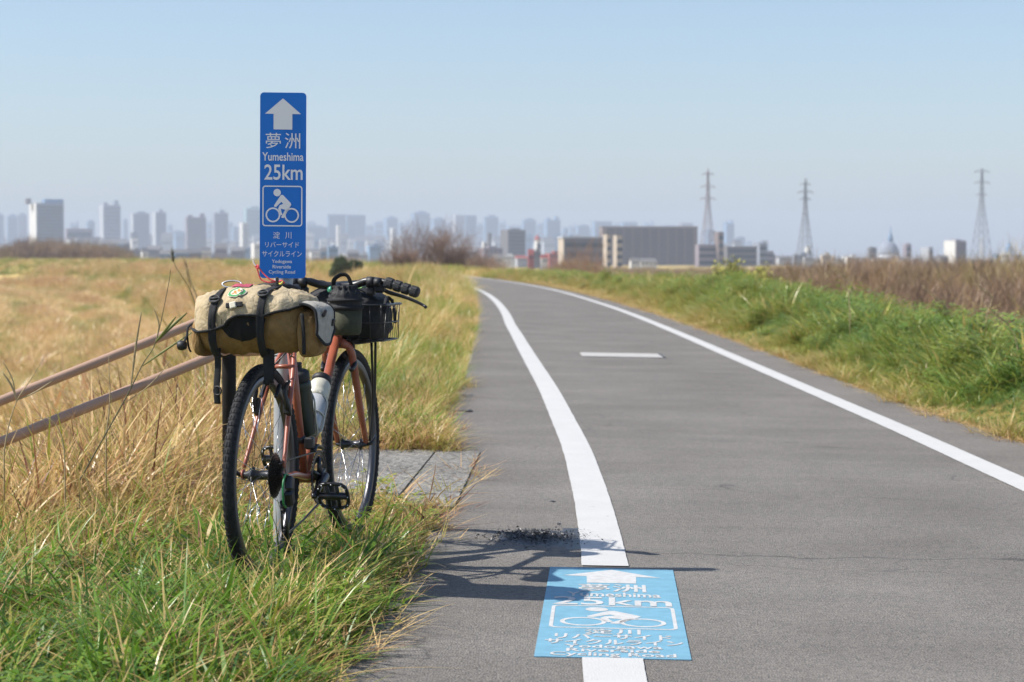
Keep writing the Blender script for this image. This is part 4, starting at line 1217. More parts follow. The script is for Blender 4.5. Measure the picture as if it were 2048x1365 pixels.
def rect_loop(z, g=0.0):
    c = [(KU0 - g, KV + g), (KU1 + g, KV + g), (KU1 + g, -KV - g), (KU0 - g, -KV - g)]
    out_ = []
    for k in range(4):
        a, b_, n_ = Vector((*c[k], z)), Vector((*c[(k + 1) % 4], z)), 6
        out_ += [a + (b_ - a) * (0.06 + 0.88 * t / n_) for t in range(n_ + 1)]
    return out_
bs = B('basket', MB().tube(rect_loop(KZ1, 0.010), 0.0042, seg=7, loop=True).tube(rect_loop(KZ0, -0.004), 0.003, seg=7, loop=True).tube(rect_loop((KZ0 + KZ1) / 2, 0.003), 0.0022, seg=6, loop=True), 'black')
wires = []
for k in range(9):
    v = -KV + 2 * KV * k / 8
    wires += [[(KU0 - 0.01, v, KZ1), (KU0, v * 0.98, KZ0), (KU1, v * 0.98, KZ0), (KU1 + 0.01, v, KZ1)]]
for k in range(1, 8):
    u = KU0 + (KU1 - KU0) * k / 8
    wires += [[(u, KV + 0.01, KZ1), (u, KV - 0.003, KZ0 - 0.002), (u, -KV + 0.003, KZ0 - 0.002), (u, -KV - 0.01, KZ1)]]
for w in wires:
    MB().tube(w, 0.0017, seg=5).build('wire', M['black'], bs)

# ------------------------------------------------------------------ luggage on the bicycle
BM = Matrix.Translation(bike.location) @ bike.rotation_euler.to_matrix().to_4x4()
def on_bike(name, p, label, cat):
    o = bpy.data.objects.new(name, None); COL.objects.link(o)
    o.location = BM @ Vector(p); o.rotation_euler = bike.rotation_euler
    o.empty_display_size = 0.1
    return tag(o, label, cat)

def spow(c, e): return math.copysign(abs(c) ** e, c)
# bottles
def bottle(p, d, profs, label):
    o = on_bike('water_bottle', p, label, 'bottle')
    q = d.to_track_quat('Z', 'Y').to_matrix()
    for nm, prof, m in profs:
        mb = MB().lathe(prof, seg=24)
        mb.v = [tuple(q @ Vector(v)) for v in mb.v]
        mb.build(nm, M[m], o)
bottle(SB, st_dir, [('body', [(0.0, 0.0), (0.034, 0.0), (0.0365, 0.006), (0.0365, 0.14), (0.034, 0.150), (0.0365, 0.158), (0.0355, 0.178), (0.029, 0.19)], 'bottlegreen'), ('cap', [(0.033, 0.186), (0.034, 0.190), (0.033, 0.212), (0.026, 0.218), (0.012, 0.222), (0.011, 0.238), (0.013, 0.244), (0.0, 0.246)], 'blackplastic')], 'dark green water bottle in the cage on the seat tube')
bottle(DB, dt_dir, [('body', [(0.0, 0.0), (0.035, 0.0), (0.037, 0.006), (0.037, 0.128)], 'bottlegrey'), ('shoulder', [(0.037, 0.128), (0.0372, 0.150), (0.0345, 0.156), (0.0372, 0.163), (0.0365, 0.190), (0.030, 0.204)], 'bottlecream'), ('cap', [(0.033, 0.202), (0.0335, 0.222), (0.028, 0.228), (0.0, 0.230)], 'blackplastic')], 'cream and grey water bottle in the cage on the down tube')

# big canvas saddle bag
BGC = v3(-0.075, -0.014, 0.808)
bag = on_bike('saddle_bag', BGC, 'big beige and tan canvas bag strapped across behind the saddle', 'bag')
L_, A_, H_ = 0.173, 0.114, 0.089
def bagpt(v, phi, inf=0.0, wr=1.0):
    k = max(0.0, 1 - (abs(v) / L_) ** 5) ** 0.38
    cx, cz = spow(math.cos(phi), 0.72), spow(math.sin(phi), 0.78)
    sag = 0.010 * math.cos(v / L_ * 3.0) * (1 if cz > 0 else 0.4)
    p = Vector((-(A_ * k + inf) * cx, v * (1 + inf / L_), (H_ * (0.55 + 0.45 * k) + inf) * cz + sag * (cz > 0)))
    if cz < -0.3:
        p.x *= 1 - 0.10 * (-cz - 0.3)
    n_ = noise.noise(Vector((p.x * 14, p.y * 11 + 3, p.z * 15))) * 0.007 + noise.noise(Vector((p.x * 34 + 7, p.y * 20, p.z * 30))) * 0.0038
    rd_ = 1 - abs(noise.noise(Vector((p.x * 16 + p.z * 9, p.y * 26, p.z * 7 + 2)))) * 2.2
    n_ += max(0, rd_) ** 3 * 0.0075
    n_ -= 0.008 * (math.exp(-((v - 0.091) / 0.016) ** 2) + math.exp(-((v + 0.047) / 0.016) ** 2)) * (0.4 + 0.6 * max(0, cz))
    d = Vector((-cx, 0, cz)).normalized()
    return p + d * n_ * wr
def sheet(v0, v1, nv, p0, p1, npz, inf, closed=False):
    rings = []
    for i in range(nv + 1):
        t = i / nv
        v = v0 + (v1 - v0) * t
        a, b_ = p0(v), p1(v)
        rings.append([bagpt(v, a + (b_ - a) * j / npz, inf) for j in range(npz + (0 if closed else 1))])
    return rings
vv = [-L_ * math.cos(math.pi * i / 48) for i in range(49)]
rings = [[bagpt(v * 0.999, 2 * math.pi * j / 64, 0) for j in range(64)] for v in vv]
MB().loft(rings).build('body', M['canvas'], bag)
VE = [-0.2, -0.17, -0.12, -0.05, 0.02, 0.09, 0.14, 0.2]
PE = [62, 45, 22, 6, 5, -6, -10, -4]
def pe(v): return R(float(np.interp(v, VE, PE)))
vl = [L_ * 0.998 * math.sin(math.pi / 2 * (-1 + 2 * i / 56)) for i in range(57)]
rings = [[bagpt(v, pe(v) + (R(190) - pe(v)) * j / 46, 0.007 + 0.004 * math.sin(math.pi * j / 46)) for j in range(47)] for v in vl]
lid = MB().loft(rings, closed=False, caps=False)
lid.build('lid', M['lid'], bag)
trim = [bagpt(v, pe(v), 0.009) for v in vl]
MB().tube(trim, 0.0085, seg=8, flat=0.5, up=(-1, 0, 0)).build('lid_trim', M['webbing'], bag)
# dark mesh pocket under the lid
pv_ = [0.075 - 0.135 * i / 24 for i in range(25)]
rings = [[bagpt(v, R(-4) - (R(30) * math.sin(math.pi * i / 24) ** 0.7 + 0.02) * j / 8 + R(8), 0.0045) for j in range(9)] for i, v in enumerate(pv_)]
MB().loft(rings, closed=False, caps=False).build('mesh_pocket', M['mesh'], bag)
# straps
def strap(v_top, v_bot, ph0, ph1, wd, inf, nm='strap', m='webbing'):
    n = 40
    rr = []
    for i in range(n + 1):
        t = i / n; v = v_top + (v_bot - v_top) * t; ph = R(ph0 + (ph1 - ph0) * t)
        c = [bagpt(v + dv * wd / 2, ph, inf, 0.6) for dv in (-1, -0.4, 0.4, 1)]
        i_ = [bagpt(v + dv * wd / 2, ph, inf - 0.003, 0.6) for dv in (1, 0.4, -0.4, -1)]
        rr.append(c + i_)
    return MB().loft(rr).build(nm, M[m], bag)
strap(0.083, 0.100, 118, -95, 0.020, 0.0155)
strap(-0.055, -0.040, 150, -95, 0.021, 0.0155)
def bag_box(v, ph, size, nm, m, inf=0.02, spin=0.0, bevel=0.002):
    p = bagpt(v, R(ph), inf, 0.6)
    t = (bagpt(v, R(ph + 4), inf, 0.0) - bagpt(v, R(ph - 4), inf, 0.0)).normalized()
    s = Vector((0, 1, 0)); nn = s.cross(t).normalized()
    if nn.x > 0: nn = -nn
    s = t.cross(nn)
    rot = Matrix((s, t, nn)).transposed() @ Matrix.Rotation(R(spin), 3, 'Z')
    return MB().box(p, size, rot, bevel=bevel).build(nm, M[m], bag), p, rot
for v, ph in ((0.088, 40), (-0.047, 46)):
    _, p, rot = bag_box(v, ph, (0.028, 0.022, 0.004), 'buckle', 'blackplastic', 0.019)
    MB().tube([p + rot @ Vector((0.015 * math.cos(R(a)), 0.0135 * math.sin(R(a)), 0.002)) for a in range(0, 360, 20)], 0.0032, seg=6, loop=True).build('buckle_ring', M['grip'], bag)
    MB().tube([p + rot @ Vector((-0.013, 0, 0.004)), p + rot @ Vector((0.013, 0, 0.004))], 0.003, seg=6).build('buckle_bar', M['grip'], bag)
# hanging strap ends
for v, l, tw in ((0.098, 0.115, 0.3), (-0.045, 0.055, -0.2), (-0.058, 0.05, 0.2)):
    p = bagpt(v, R(-70), 0.012, 0)
    pts = [p + Vector((-0.012, 0, 0.06)), p + Vector((-0.018, -0.002, 0.02)), p + Vector((-0.012, -0.004 * tw, -0.03)), p + Vector((-0.014, 0.010 * tw, -0.03 - l * 0.6)), p + Vector((-0.005, 0.004, -0.03 - l))]
    MB().tube(smooth_path(pts, 5), 0.0105, seg=8, flat=0.22, up=(-1, 0.2 * tw, 0)).build('strap_end', M['webbing'], bag)
MB().tube([bagpt(0.098, R(-70), 0.012, 0) + Vector((-0.016 + 0.004 * math.cos(R(a)), 0.013 * math.cos(R(a)), -0.105 + 0.013 * math.sin(R(a)))) for a in range(0, 360, 24)], 0.0026, seg=6, loop=True).build('ladder_lock', M['grip'], bag)
# carabiner on the left strap
cc = bagpt(0.070, R(88), 0.022, 0)
MB().tube([cc + Vector((0.006 * math.sin(R(a)), -0.004 + 0.030 * math.cos(R(a)) , 0.002 + 0.010 * math.sin(R(a)))) for a in range(0, 360, 18)], 0.0028, seg=7, loop=True).build('carabiner', M['alloy'], bag)
# patches
def patch(v, ph, w, h, nm, m, inf, ring=None, parent=None, n=28, square=False):
    mb = MB(); vs = []; K = 6
    dphi = h / 0.105
    if square:
        rows = [[bagpt(v + w / 2 - w * i / 8 + 0.004 * (j / 6 - .5), R(ph) + dphi * (j / 6 - 0.5), inf) for i in range(9)] for j in range(7)]
        mb.loft(rows, closed=False, caps=False)
    else:
        rr = [[bagpt(v + w / 2 * (k / K) * math.cos(2 * math.pi * i / n), R(ph) + dphi / 2 * (k / K) * math.sin(2 * math.pi * i / n), inf) for i in range(n)] for k in range(0 if ring is None else int(ring * K), K + 1)]
        if ring is None: rr[0] = [bagpt(v + 1e-4 * math.cos(i), R(ph), inf) for i in range(n)]
        mb.loft(rr, caps=False)
    return mb.build(nm, M[m], parent or bag)
patch(0.036, 84, 0.052, 0.034, 'red_patch', 'patchred', 0.0135, square=True)
pc_ = patch(0.030, 50, 0.054, 0.050, 'round_patch', 'patchcream', 0.0130)
patch(0.030, 50, 0.049, 0.045, 'patch_ring', 'patchgreen', 0.0138, parent=pc_)
patch(0.030, 51, 0.036, 0.030, 'patch_field', 'patchcream', 0.0146, parent=pc_)
for i in range(7):
    patch(0.030 + 0.0135 * math.cos(i * 2.4) * (0.4 + 0.1 * i), 51 + 5.5 * math.sin(i * 2.4) * (0.4 + 0.1 * i), 0.008, 0.006, 'patch_motif', 'patchorange', 0.0153, parent=pc_)
bag_box(0.028, 21, (0.052, 0.016, 0.005), 'web_tab', 'webbing', 0.014, 6)
bag_box(0.030, 20, (0.020, 0.020, 0.006), 'cord_lock', 'patchcream', 0.019, 15, bevel=0.004)
# red cord knotted to the top
k0 = bagpt(-0.045, R(104), 0.024, 0)
def cordp(pts, m, r=0.0022):
    MB().tube(smooth_path([k0 + Vector(p) for p in pts], 6), r, seg=6).build('cord', M[m], bag)
cordp([(0, 0.002, 0.006), (0.0, 0.03, 0.003), (0.0, 0.055, 0.012), (0.0, 0.064, 0.035), (0, 0.068, 0.052)], 'cord')
cordp([(0, 0.002, 0.004), (-0.004, 0.025, 0.012), (-0.002, 0.045, 0.028), (0, 0.060, 0.045), (0, 0.074, 0.052)], 'cord')
cordp([(0, 0.066, 0.044), (0.004, 0.071, 0.050), (0, 0.065, 0.055), (-0.004, 0.061, 0.049), (0, 0.067, 0.045)], 'cord', 0.003)
cordp([(0, 0.070, 0.052), (0, 0.077, 0.062), (0, 0.078, 0.070)], 'cordw', 0.0024)
cordp([(0, 0, 0.004), (-0.006, -0.012, 0.008), (-0.004, -0.020, 0.0)], 'cord', 0.0028)
cordp([(0, -0.002, 0.0), (-0.008, -0.010, -0.002), (-0.006, -0.016, 0.006)], 'cordy', 0.0028)
MB().box(k0 + Vector((0, 0.004, 0.008)), (0.010, 0.008, 0.022), bevel=0.002).build('cord_lock', M['blackplastic'], bag)
# side pockets
def side_pocket(s, l0, l1, u0, u1, z0, z1):
    rings = []
    for i in range(13):
        t = i / 12
        k = max(0.02, 1 - t ** 4) ** 0.5
        v = s * (l0 + (l1 - l0) * t)
        ring = []
        for j in range(36):
            a = 2 * math.pi * j / 36
            p = Vector(((u0 + u1) / 2 - (u1 - u0) / 2 * k * spow(math.cos(a), 0.6), v, (z0 + z1) / 2 + (z1 - z0) / 2 * k * spow(math.sin(a), 0.6)))
            p += Vector((0, s, 0)) * noise.noise(p * 25) * 0.004
            ring.append(p)
        rings.append(ring)
    return MB().loft(rings).build('side_pocket', M['canvas'], bag)
sp = side_pocket(-1, 0.155, 0.217, -0.098, 0.075, -0.102, 0.045)
side_pocket(1, 0.155, 0.190, -0.085, 0.08, -0.100, 0.02)
# flap of the right pocket
rows = []
for i in range(13):
    t = i / 12
    row_ = []
    for j in range(13):
        q = j / 12
        u = -0.112 + 0.185 * q
        drop = 0.120 * t * (0.75 + 0.35 * math.sin(math.pi * min(1, q * 1.2)))
        v = -0.166 - 0.062 * math.sin(min(1, t * 1.9) * math.pi / 2) * (0.82 + 0.18 * math.sin(math.pi * q))
        z = 0.060 + 0.008 * math.sin(math.pi * q) - drop * t ** 0.6
        p = Vector((u, v, z)); p += Vector((0, -1, 0)) * noise.noise(p * 30) * 0.004
        row_.append(p)
    rows.append(row_)
MB().loft(rows, closed=False, caps=False).build('pocket_flap', M['flap'], sp)
edge = [r[0] for r in rows] + rows[-1][1:] + [r[-1] for r in rows[::-1]][1:]
MB().tube(edge, 0.0045, seg=6).build('flap_trim', M['webbing'], sp)
for z, u in ((0.03, -0.07), (0.0, 0.02)):
    MB().box((u, -0.229, z), (0.016, 0.008, 0.024), Matrix.Rotation(R(20), 3, 'X'), bevel=0.003).build('flap_tab', M['blackplastic'], sp)
MB().tube(smooth_path([(-0.094, -0.172, -0.09), (-0.106, -0.175, -0.03), (-0.104, -0.170, 0.03)], 6), 0.006, seg=6, flat=0.5).build('seam_tape', M['webbing'], bag)
# clip dangling at the left end
MB().tube(smooth_path([(-0.03, 0.182, 0.005), (-0.05, 0.200, -0.01), (-0.055, 0.203, -0.035), (-0.06, 0.210, -0.055)], 5), [0.006] * 16, seg=7, flat=0.5).build('clip_strap', M['webbing'], bag)
MB().lathe([(0.0, -0.012), (0.011, -0.010), (0.015, 0.0), (0.014, 0.012), (0.010, 0.016), (0.0, 0.017)], c=(-0.062, 0.214, -0.066), axis='Y', seg=16, caps=False).build('clip_knob', M['blackplastic'], bag)
MB().tube(smooth_path([(-0.05, 0.205, -0.03), (-0.056, 0.198, -0.07), (-0.06, 0.19, -0.085)], 5), 0.003, seg=6).build('clip_strap', M['webbing'], bag)

# drawstring bag hanging at the stem
sbg = on_bike('stem_bag', (0.735, -0.062, 0.740), 'small olive drawstring cup bag with black top hanging at the stem', 'bag')
def cup(prof, m, nm, ruff=0.0, seg=48):
    rings = []
    for r, h in prof:
        ring = []
        for k in range(seg):
            a = 2 * math.pi * k / seg
            rr = r * (1 + ruff * math.sin(a * 13 + h * 60) * max(0, h - 0.128) / 0.03) + 0.002 * noise.noise(Vector((math.cos(a) * 2, math.sin(a) * 2, h * 30)))
            ring.append(Vector((rr * math.cos(a), rr * math.sin(a), h)))
        rings.append(ring)
    return MB().loft(rings).build(nm, M[m], sbg)
cup([(0.045, 0.0), (0.0525, 0.006), (0.054, 0.03), (0.055, 0.085)], 'olive', 'cup')
cup([(0.0555, 0.083), (0.057, 0.088), (0.057, 0.098), (0.0555, 0.10), (0.0555, 0.112), (0.057, 0.115), (0.057, 0.122), (0.055, 0.124), (0.054, 0.132), (0.050, 0.145), (0.036, 0.156), (0.040, 0.166), (0.034, 0.168), (0.012, 0.158)], 'bagblack', 'drawstring_top', 0.13)
for h in (0.093, 0.118):
    MB().tube([Vector((0.0585 * math.cos(R(a)), 0.0585 * math.sin(R(a)), h)) for a in range(0, 360, 10)], 0.004, seg=6, loop=True, flat=1.3).build('band', M['webbing'], sbg)
MB().tube(smooth_path([(0.01, 0.045, 0.155), (-0.01, 0.036, 0.188), (-0.01, 0.010, 0.205), (-0.01, -0.012, 0.198), (0.0, -0.022, 0.165)], 6), 0.008, seg=8, flat=0.3, up=(0, 0, 1)).build('carry_loop', M['webbing'], sbg)
cdl = MB()
for k in range(9):
    a = 2 * math.pi * k / 9 + 0.3
    cdl.tube(smooth_path([(0.046 * math.cos(a), 0.046 * math.sin(a), 0.146), (0.052 * math.cos(a + .25), 0.052 * math.sin(a + .25), 0.140), (0.046 * math.cos(a + .5), 0.046 * math.sin(a + .5), 0.150)], 4), 0.0018, seg=5)
cdl.build('drawcord', M['grip'], sbg)

# black bag filling the basket
bb_ = on_bike('basket_bag', (0.965, 0.0, KZ0 + 0.006), 'slumped black nylon bag filling the wire front basket', 'bag')
rings = []
for i in range(21):
    t = i / 20
    h = 0.195 * t
    k = (1 - max(0, (t - 0.55) / 0.45) ** 2.2 * 0.75) * (0.9 + 0.1 * min(1, t * 6))
    ring = []
    for j in range(56):
        a = 2 * math.pi * j / 56
        p = Vector((0.108 * k * spow(math.cos(a), 0.5), 0.152 * k * spow(math.sin(a), 0.5), h))
        n_ = noise.noise(p * 18) * 0.010 + noise.noise(p * 45) * 0.005
        p += Vector((math.cos(a), math.sin(a), 0)) * n_ * (1 if t < .9 else .4) + Vector((0, 0, noise.noise(p * 12 + Vector((5, 0, 0))) * 0.012 * t))
        ring.append(p)
    rings.append(ring)
MB().loft(rings).build('sack', M['bagblack'], bb_)
MB().tube(smooth_path([(-0.09, -0.155, 0.05), (-0.07, -0.158, 0.115), (0.0, -0.150, 0.145), (0.06, -0.156, 0.115), (0.085, -0.155, 0.05)], 6), 0.006, seg=7, flat=0.5).build('side_strap', M['webbing'], bb_)
mb = MB()
for k in range(5):
    mb.tube(smooth_path([(-0.09 + 0.045 * k, -0.15, 0.13), (-0.08 + 0.04 * k, -0.05, 0.178), (-0.085 + 0.042 * k, 0.06, 0.180), (-0.09 + 0.045 * k, 0.15, 0.13)], 4), 0.0022, seg=5)
mb.build('elastic_net', M['grip'], bb_)

# ================================================================== VEGETATION
PROTO = {}
def blades_mesh(name, blades, m):
    """blades: list of (base xyz, azimuth, length, lean, droop, width, tone, twist)"""
    vs, fs, tone = [], [], []
    for (b, az, L, lean, droop, w, tn, seg) in blades:
        dx, dy = math.cos(az), math.sin(az)
        sx, sy = -dy, dx
        o = len(vs)
        tws = random.uniform(-0.9, 0.9)
        cs_, sn_ = math.cos(tws), math.sin(tws)
        px_, py_ = sx * cs_ + dx * sn_, sy * cs_ + dy * sn_
        for i in range(seg + 1):
            t = i / seg
            h = (lean * t + droop * t * t) * L
            z = (t * math.cos(min(1.4, lean)) - 0.55 * droop * t * t) * L
            ww = w * (1 - t ** 2.2) / 2
            cx_, cy_, cz_ = b[0] + dx * h, b[1] + dy * h, b[2] + max(z, -0.02 + b[2])
            if i < seg:
                vs.append((cx_ - px_ * ww, cy_ - py_ * ww, cz_)); vs.append((cx_ + px_ * ww, cy_ + py_ * ww, cz_))
                tone += [tn, tn]
            else:
                vs.append((cx_, cy_, cz_)); tone.append(tn)
        for i in range(seg - 1):
            fs.append((o + 2 * i, o + 2 * i + 1, o + 2 * i + 3, o + 2 * i + 2))
        fs.append((o + 2 * seg - 2, o + 2 * seg - 1, o + 2 * seg))
    me = bpy.data.meshes.new(name)
    me.from_pydata(vs, [], fs)
    me.polygons.foreach_set('use_smooth', [True] * len(fs))
    at_ = me.attributes.new('bl', 'FLOAT', 'POINT'); at_.data.foreach_set('value', tone)
    me.materials.append(m)
    return me

def clump(n, rad, l0, l1, lean0, lean1, dr0, dr1, w0, w1, tones, seg=4, bias=None):
    out_ = []
    for _ in range(n):
        a = random.uniform(0, 2 * math.pi); r = rad * math.sqrt(random.random())
        az = a + random.gauss(0, 0.9) if bias is None or random.random() > bias[1] else bias[0] + random.gauss(0, 0.5)
        out_.append(((r * math.cos(a), r * math.sin(a), -0.012), az, random.uniform(l0, l1), random.uniform(lean0, lean1), random.uniform(dr0, dr1), random.uniform(w0, w1), random.choice(tones) + random.uniform(-0.05, 0.05), seg))
    return out_

def leafy(n, rad, h0, h1, lf, tones):          # small clover-like weeds: stems with little leaves
    vs, fs, tone = [], [], []
    for _ in range(n):
        a = random.uniform(0, 2 * math.pi); r = rad * math.sqrt(random.random()); h = random.uniform(h0, h1)
        c = Vector((r * math.cos(a) + random.gauss(0, .01), r * math.sin(a), h))
        tn = random.choice(tones) + random.uniform(-.05, .05)
        for k in range(3):
            b = 2.1 * k + a; s = random.uniform(0.7, 1.2) * lf
            d = Vector((math.cos(b), math.sin(b), random.uniform(-.3, .5))).normalized(); p = d.cross(Vector((0, 0, 1))).normalized()
            o = len(vs)
            vs += [c, c + d * s * .55 + p * s * .38, c + d * s, c + d * s * .55 - p * s * .38]
            fs.append((o, o + 1, o + 2, o + 3)); tone += [tn] * 4
    return vs, fs, tone

def proto(kind, me):
    o = bpy.data.objects.new(kind, me)
    c = PROTO.setdefault(kind, bpy.data.collections.new('clumps_' + kind))
    c.objects.link(o)

def leafy_mesh(name, data, m):
    vs, fs, tone = data
    me = bpy.data.meshes.new(name); me.from_pydata([tuple(v) for v in vs], [], fs)
    a_ = me.attributes.new('bl', 'FLOAT', 'POINT'); a_.data.foreach_set('value', tone); me.materials.append(m)
    return me

for k in range(7):
    proto('short', blades_mesh('short', clump(20, 0.085, 0.07, 0.20, 0.1, 0.9, 0.2, 1.0, 0.007, 0.015, [-.12, -.06, -.02, 0.03, 0.08, 0.14, 0.38]), M['grass']))
    proto('arch', blades_mesh('arch', clump(9, 0.06, 0.12, 0.34, 0.2, 0.8, 0.3, 1.1, 0.005, 0.0095, [-.14, -.05, 0, .04, .10, .24, -.4], 7), M['grass']))
    proto('dry', blades_mesh('dry', clump(20, 0.08, 0.12, 0.40, 0.05, 0.9, 0.1, 0.9, 0.0045, 0.0095, [-.16, -.06, 0, 0.06, 0.12, .24], 5), M['grass']))
    proto('long', blades_mesh('long', clump(24, 0.05, 0.18, 0.42, 0.1, 0.75, 0.2, 1.0, 0.007, 0.013, [-.06, 0, 0.05, 0.36], 6), M['grass']))
    proto('litter', blades_mesh('litter', clump(30, 0.08, 0.05, 0.18, 0.9, 1.35, -0.1, 0.25, 0.0025, 0.006, [-.12, -.03, .03, 0.1, .2], 3), M['grass']))
    proto('weed', leafy_mesh('weed', leafy(46, 0.075, 0.015, 0.08, 0.018, [-.05, 0, 0.06]), M['grass']))
    proto('lush', blades_mesh('lush', clump(26, 0.12, 0.14, 0.44, 0.1, 0.9, 0.2, 1.1, 0.011, 0.024, [-.16, -.08, 0, .06, .14, .34], 5), M['lush']))
    proto('lushleaf', leafy_mesh('lushleaf', leafy(80, 0.16, 0.06, 0.30, 0.032, [-.1, 0, 0.08]), M['lush']))
    proto('field', blades_mesh('field', clump(56, 0.34, 0.22, 0.66, 0.1, 0.9, 0.1, 0.8, 0.014, 0.030, [-.16, -.06, 0, .06, .12], 3, (R(20), .5)), M['grass']))

def scatter(name, kind, P, scl, tint, label, lean=0.12, rot=None):
    n = len(P)
    me = bpy.data.meshes.new(name)
    me.vertices.add(n); me.vertices.foreach_set('co', np.asarray(P, float).reshape(-1))
    r = np.stack([rng.normal(0, lean, n), rng.normal(0, lean, n), rng.uniform(0, 2 * math.pi, n) if rot is None else rot], -1)
    for nm, ty, val in (('rot', 'FLOAT_VECTOR', r), ('scl', 'FLOAT', scl), ('tint', 'FLOAT', tint), ('idx', 'INT', rng.integers(0, 1000, n))):
        a_ = me.attributes.new(nm, ty, 'POINT')
        a_.data.foreach_set('vector' if ty == 'FLOAT_VECTOR' else 'value', np.asarray(val).reshape(-1))
    o = bpy.data.objects.new(name, me); COL.objects.link(o)
    ng = bpy.data.node_groups.new(name, 'GeometryNodeTree')
    ng.interface.new_socket('Geometry', in_out='INPUT', socket_type='NodeSocketGeometry')
    ng.interface.new_socket('Geometry', in_out='OUTPUT', socket_type='NodeSocketGeometry')
    gi, gout = ng.nodes.new('NodeGroupInput'), ng.nodes.new('NodeGroupOutput')
    ip = ng.nodes.new('GeometryNodeInstanceOnPoints'); ip.inputs['Pick Instance'].default_value = True
    ci = ng.nodes.new('GeometryNodeCollectionInfo'); ci.inputs['Collection'].default_value = PROTO[kind]
    ci.inputs['Separate Children'].default_value = True; ci.inputs['Reset Children'].default_value = True
    def na(nm, ty):
        q = ng.nodes.new('GeometryNodeInputNamedAttribute'); q.data_type = ty; q.inputs['Name'].default_value = nm
        return q.outputs['Attribute']
    L = ng.links.new
    L(gi.outputs[0], ip.inputs['Points']); L(ci.outputs[0], ip.inputs['Instance'])
    L(na('idx', 'INT'), ip.inputs['Instance Index']); L(na('rot', 'FLOAT_VECTOR'), ip.inputs['Rotation']); L(na('scl', 'FLOAT'), ip.inputs['Scale'])
    L(ip.outputs[0], gout.inputs[0])
    md = o.modifiers.new('instances', 'NODES'); md.node_group = ng
    me.materials.append(list(PROTO[kind].objects)[0].data.materials[0])
    return tag(o, label, kind='stuff')

def fbm(x, y, s, seed=0.0):
    return np.array([noise.fractal(Vector((float(a) * s + seed, float(b_) * s - seed, seed)), 0.8, 2.0, 3) for a, b_ in zip(x, y)])

def region(n, q0, q1, y0, y1, power=1.0):
    y = y0 + (y1 - y0) * rng.random(n) ** power
    q = rng.uniform(q0, q1, n)
    return q + bend(y), y, q

def in_view(x, y, pad=0.25):
    return np.abs(x) < (0.257 + 0.012) * np.maximum(y, 0) + pad + 0.7

def off_pad(x, y):
    p = (x > -0.90 - 0.04 * (y - 8)) & (x < -0.20) & (y > 8.18) & (y < 10.3)
    return ~p
def edgeq(y): return np.interp(y, *LE)
def put(x, y, dz=0.0): return np.stack([x, y, ground(x, y) + dz], -1)
def keep(mask, *arrs): return [a[mask] for a in arrs]

# --- left verge, near: short turf, weeds, long tufts, dry stalks, litter
x, y, q = region(12500, -4.2, 0.0, 2.8, 16.0, 1.3)
ed = edgeq(y) + 0.035 * fbm(x, y, 3.0, 3.3)
k = (q < ed - 0.01) & off_pad(x, y) & in_view(x, y)
x, y, q, ed = keep(k, x, y, q, ed)
near_edge = np.clip(1 - (ed - q) / 0.22, 0, 1)
f1 = fbm(x, y, 0.9, 1.7); f2 = fbm(x, y, 2.6, 8.1)
dryness = -0.16 + 0.78 * sm(6.5, 8.0, y) + 0.45 * sm(-0.7, -1.7, x) * sm(5.0, 7.0, y) - 0.30 * sm(10.3, 11.5, y) * sm(-2.2, -1.2, x) + 0.28 * f1 + 0.34 * f2 + 0.25 * near_edge
t = np.clip(0.17 + 0.45 * dryness, 0.02, 0.92)
pad_front = sm(6.7, 7.2, y) * sm(8.6, 8.2, y) * sm(-0.9, -0.7, x)
dryness = dryness - 0.5 * pad_front
sel = rng.random(len(x))
green = sel > 0.12 + 0.86 * np.clip(dryness, 0, 0.75)
weedy = green & (f2 > 0.12) & (rng.random(len(x)) < 0.45)
sg_ = green & ~weedy
scatter('verge_turf', 'short', put(x[sg_], y[sg_]), rng.uniform(0.6, 1.3, sg_.sum()) * (1 - 0.35 * near_edge[sg_]) * (1 - 0.45 * pad_front[sg_]), np.clip(t[sg_], 0, .5), 'short green turf on the near left verge')
scatter('verge_weeds', 'weed', put(x[weedy], y[weedy]), rng.uniform(0.7, 1.5, weedy.sum()), np.clip(t[weedy] * 0.8 + 0.06, 0, .35), 'low leafy weeds on the near left verge')
dr = ~green
scatter('verge_dry_grass', 'dry', put(x[dr], y[dr]), rng.uniform(0.45, 1.0, dr.sum()) * (1 - 0.55 * near_edge[dr]) * (1 - 0.5 * pad_front[dr]) * (0.75 + 0.90 * sm(-0.95, -1.7, x[dr]) * sm(6.0, 7.5, y[dr])), np.clip(0.65 + 0.30 * f2[dr] + 0.12 * f1[dr], 0.45, 0.95), 'dry straw-coloured grass on the left verge')
x, y, q = region(3600, -4.2, 0.0, 2.8, 16.0, 1.7)
ed = edgeq(y)
f1 = fbm(x, y, 1.1, 11.0)
k = (q < ed - 0.06) & off_pad(x, y) & in_view(x, y) & (f1 > -0.25) & (rng.random(len(x)) < 0.75)
k &= ~((x > -0.8) & (y > 6.9) & (y < 8.3))
k &= ~((np.abs(x + 0.72) < 0.16) & (y > 5.2) & (y < 7.3) & (rng.random(len(x)) < 0.8))
x, y, f1 = keep(k, x, y, f1)
scatter('verge_tall_grass', 'long', put(x, y), rng.uniform(0.30, 0.80, len(x)), np.clip(0.13 + 0.25 * rng.random(len(x)) ** 2 + 0.4 * sm(7.5, 9.5, y) * (rng.random(len(x)) > .45), 0, .8), 'longer arching green and yellow grass on the left verge')
x, y, q = region(5200, -4.2, 0.05, 2.8, 16.0, 1.4)
ed = edgeq(y) + 0.05 * fbm(x, y, 4.0, 5.5)
k = (q < ed + 0.03 + 0.03 * rng.standard_normal(len(x))) & off_pad(x + 0.06 * rng.standard_normal(len(x)), y + 0.08 * rng.standard_normal(len(x))) & in_view(x, y)
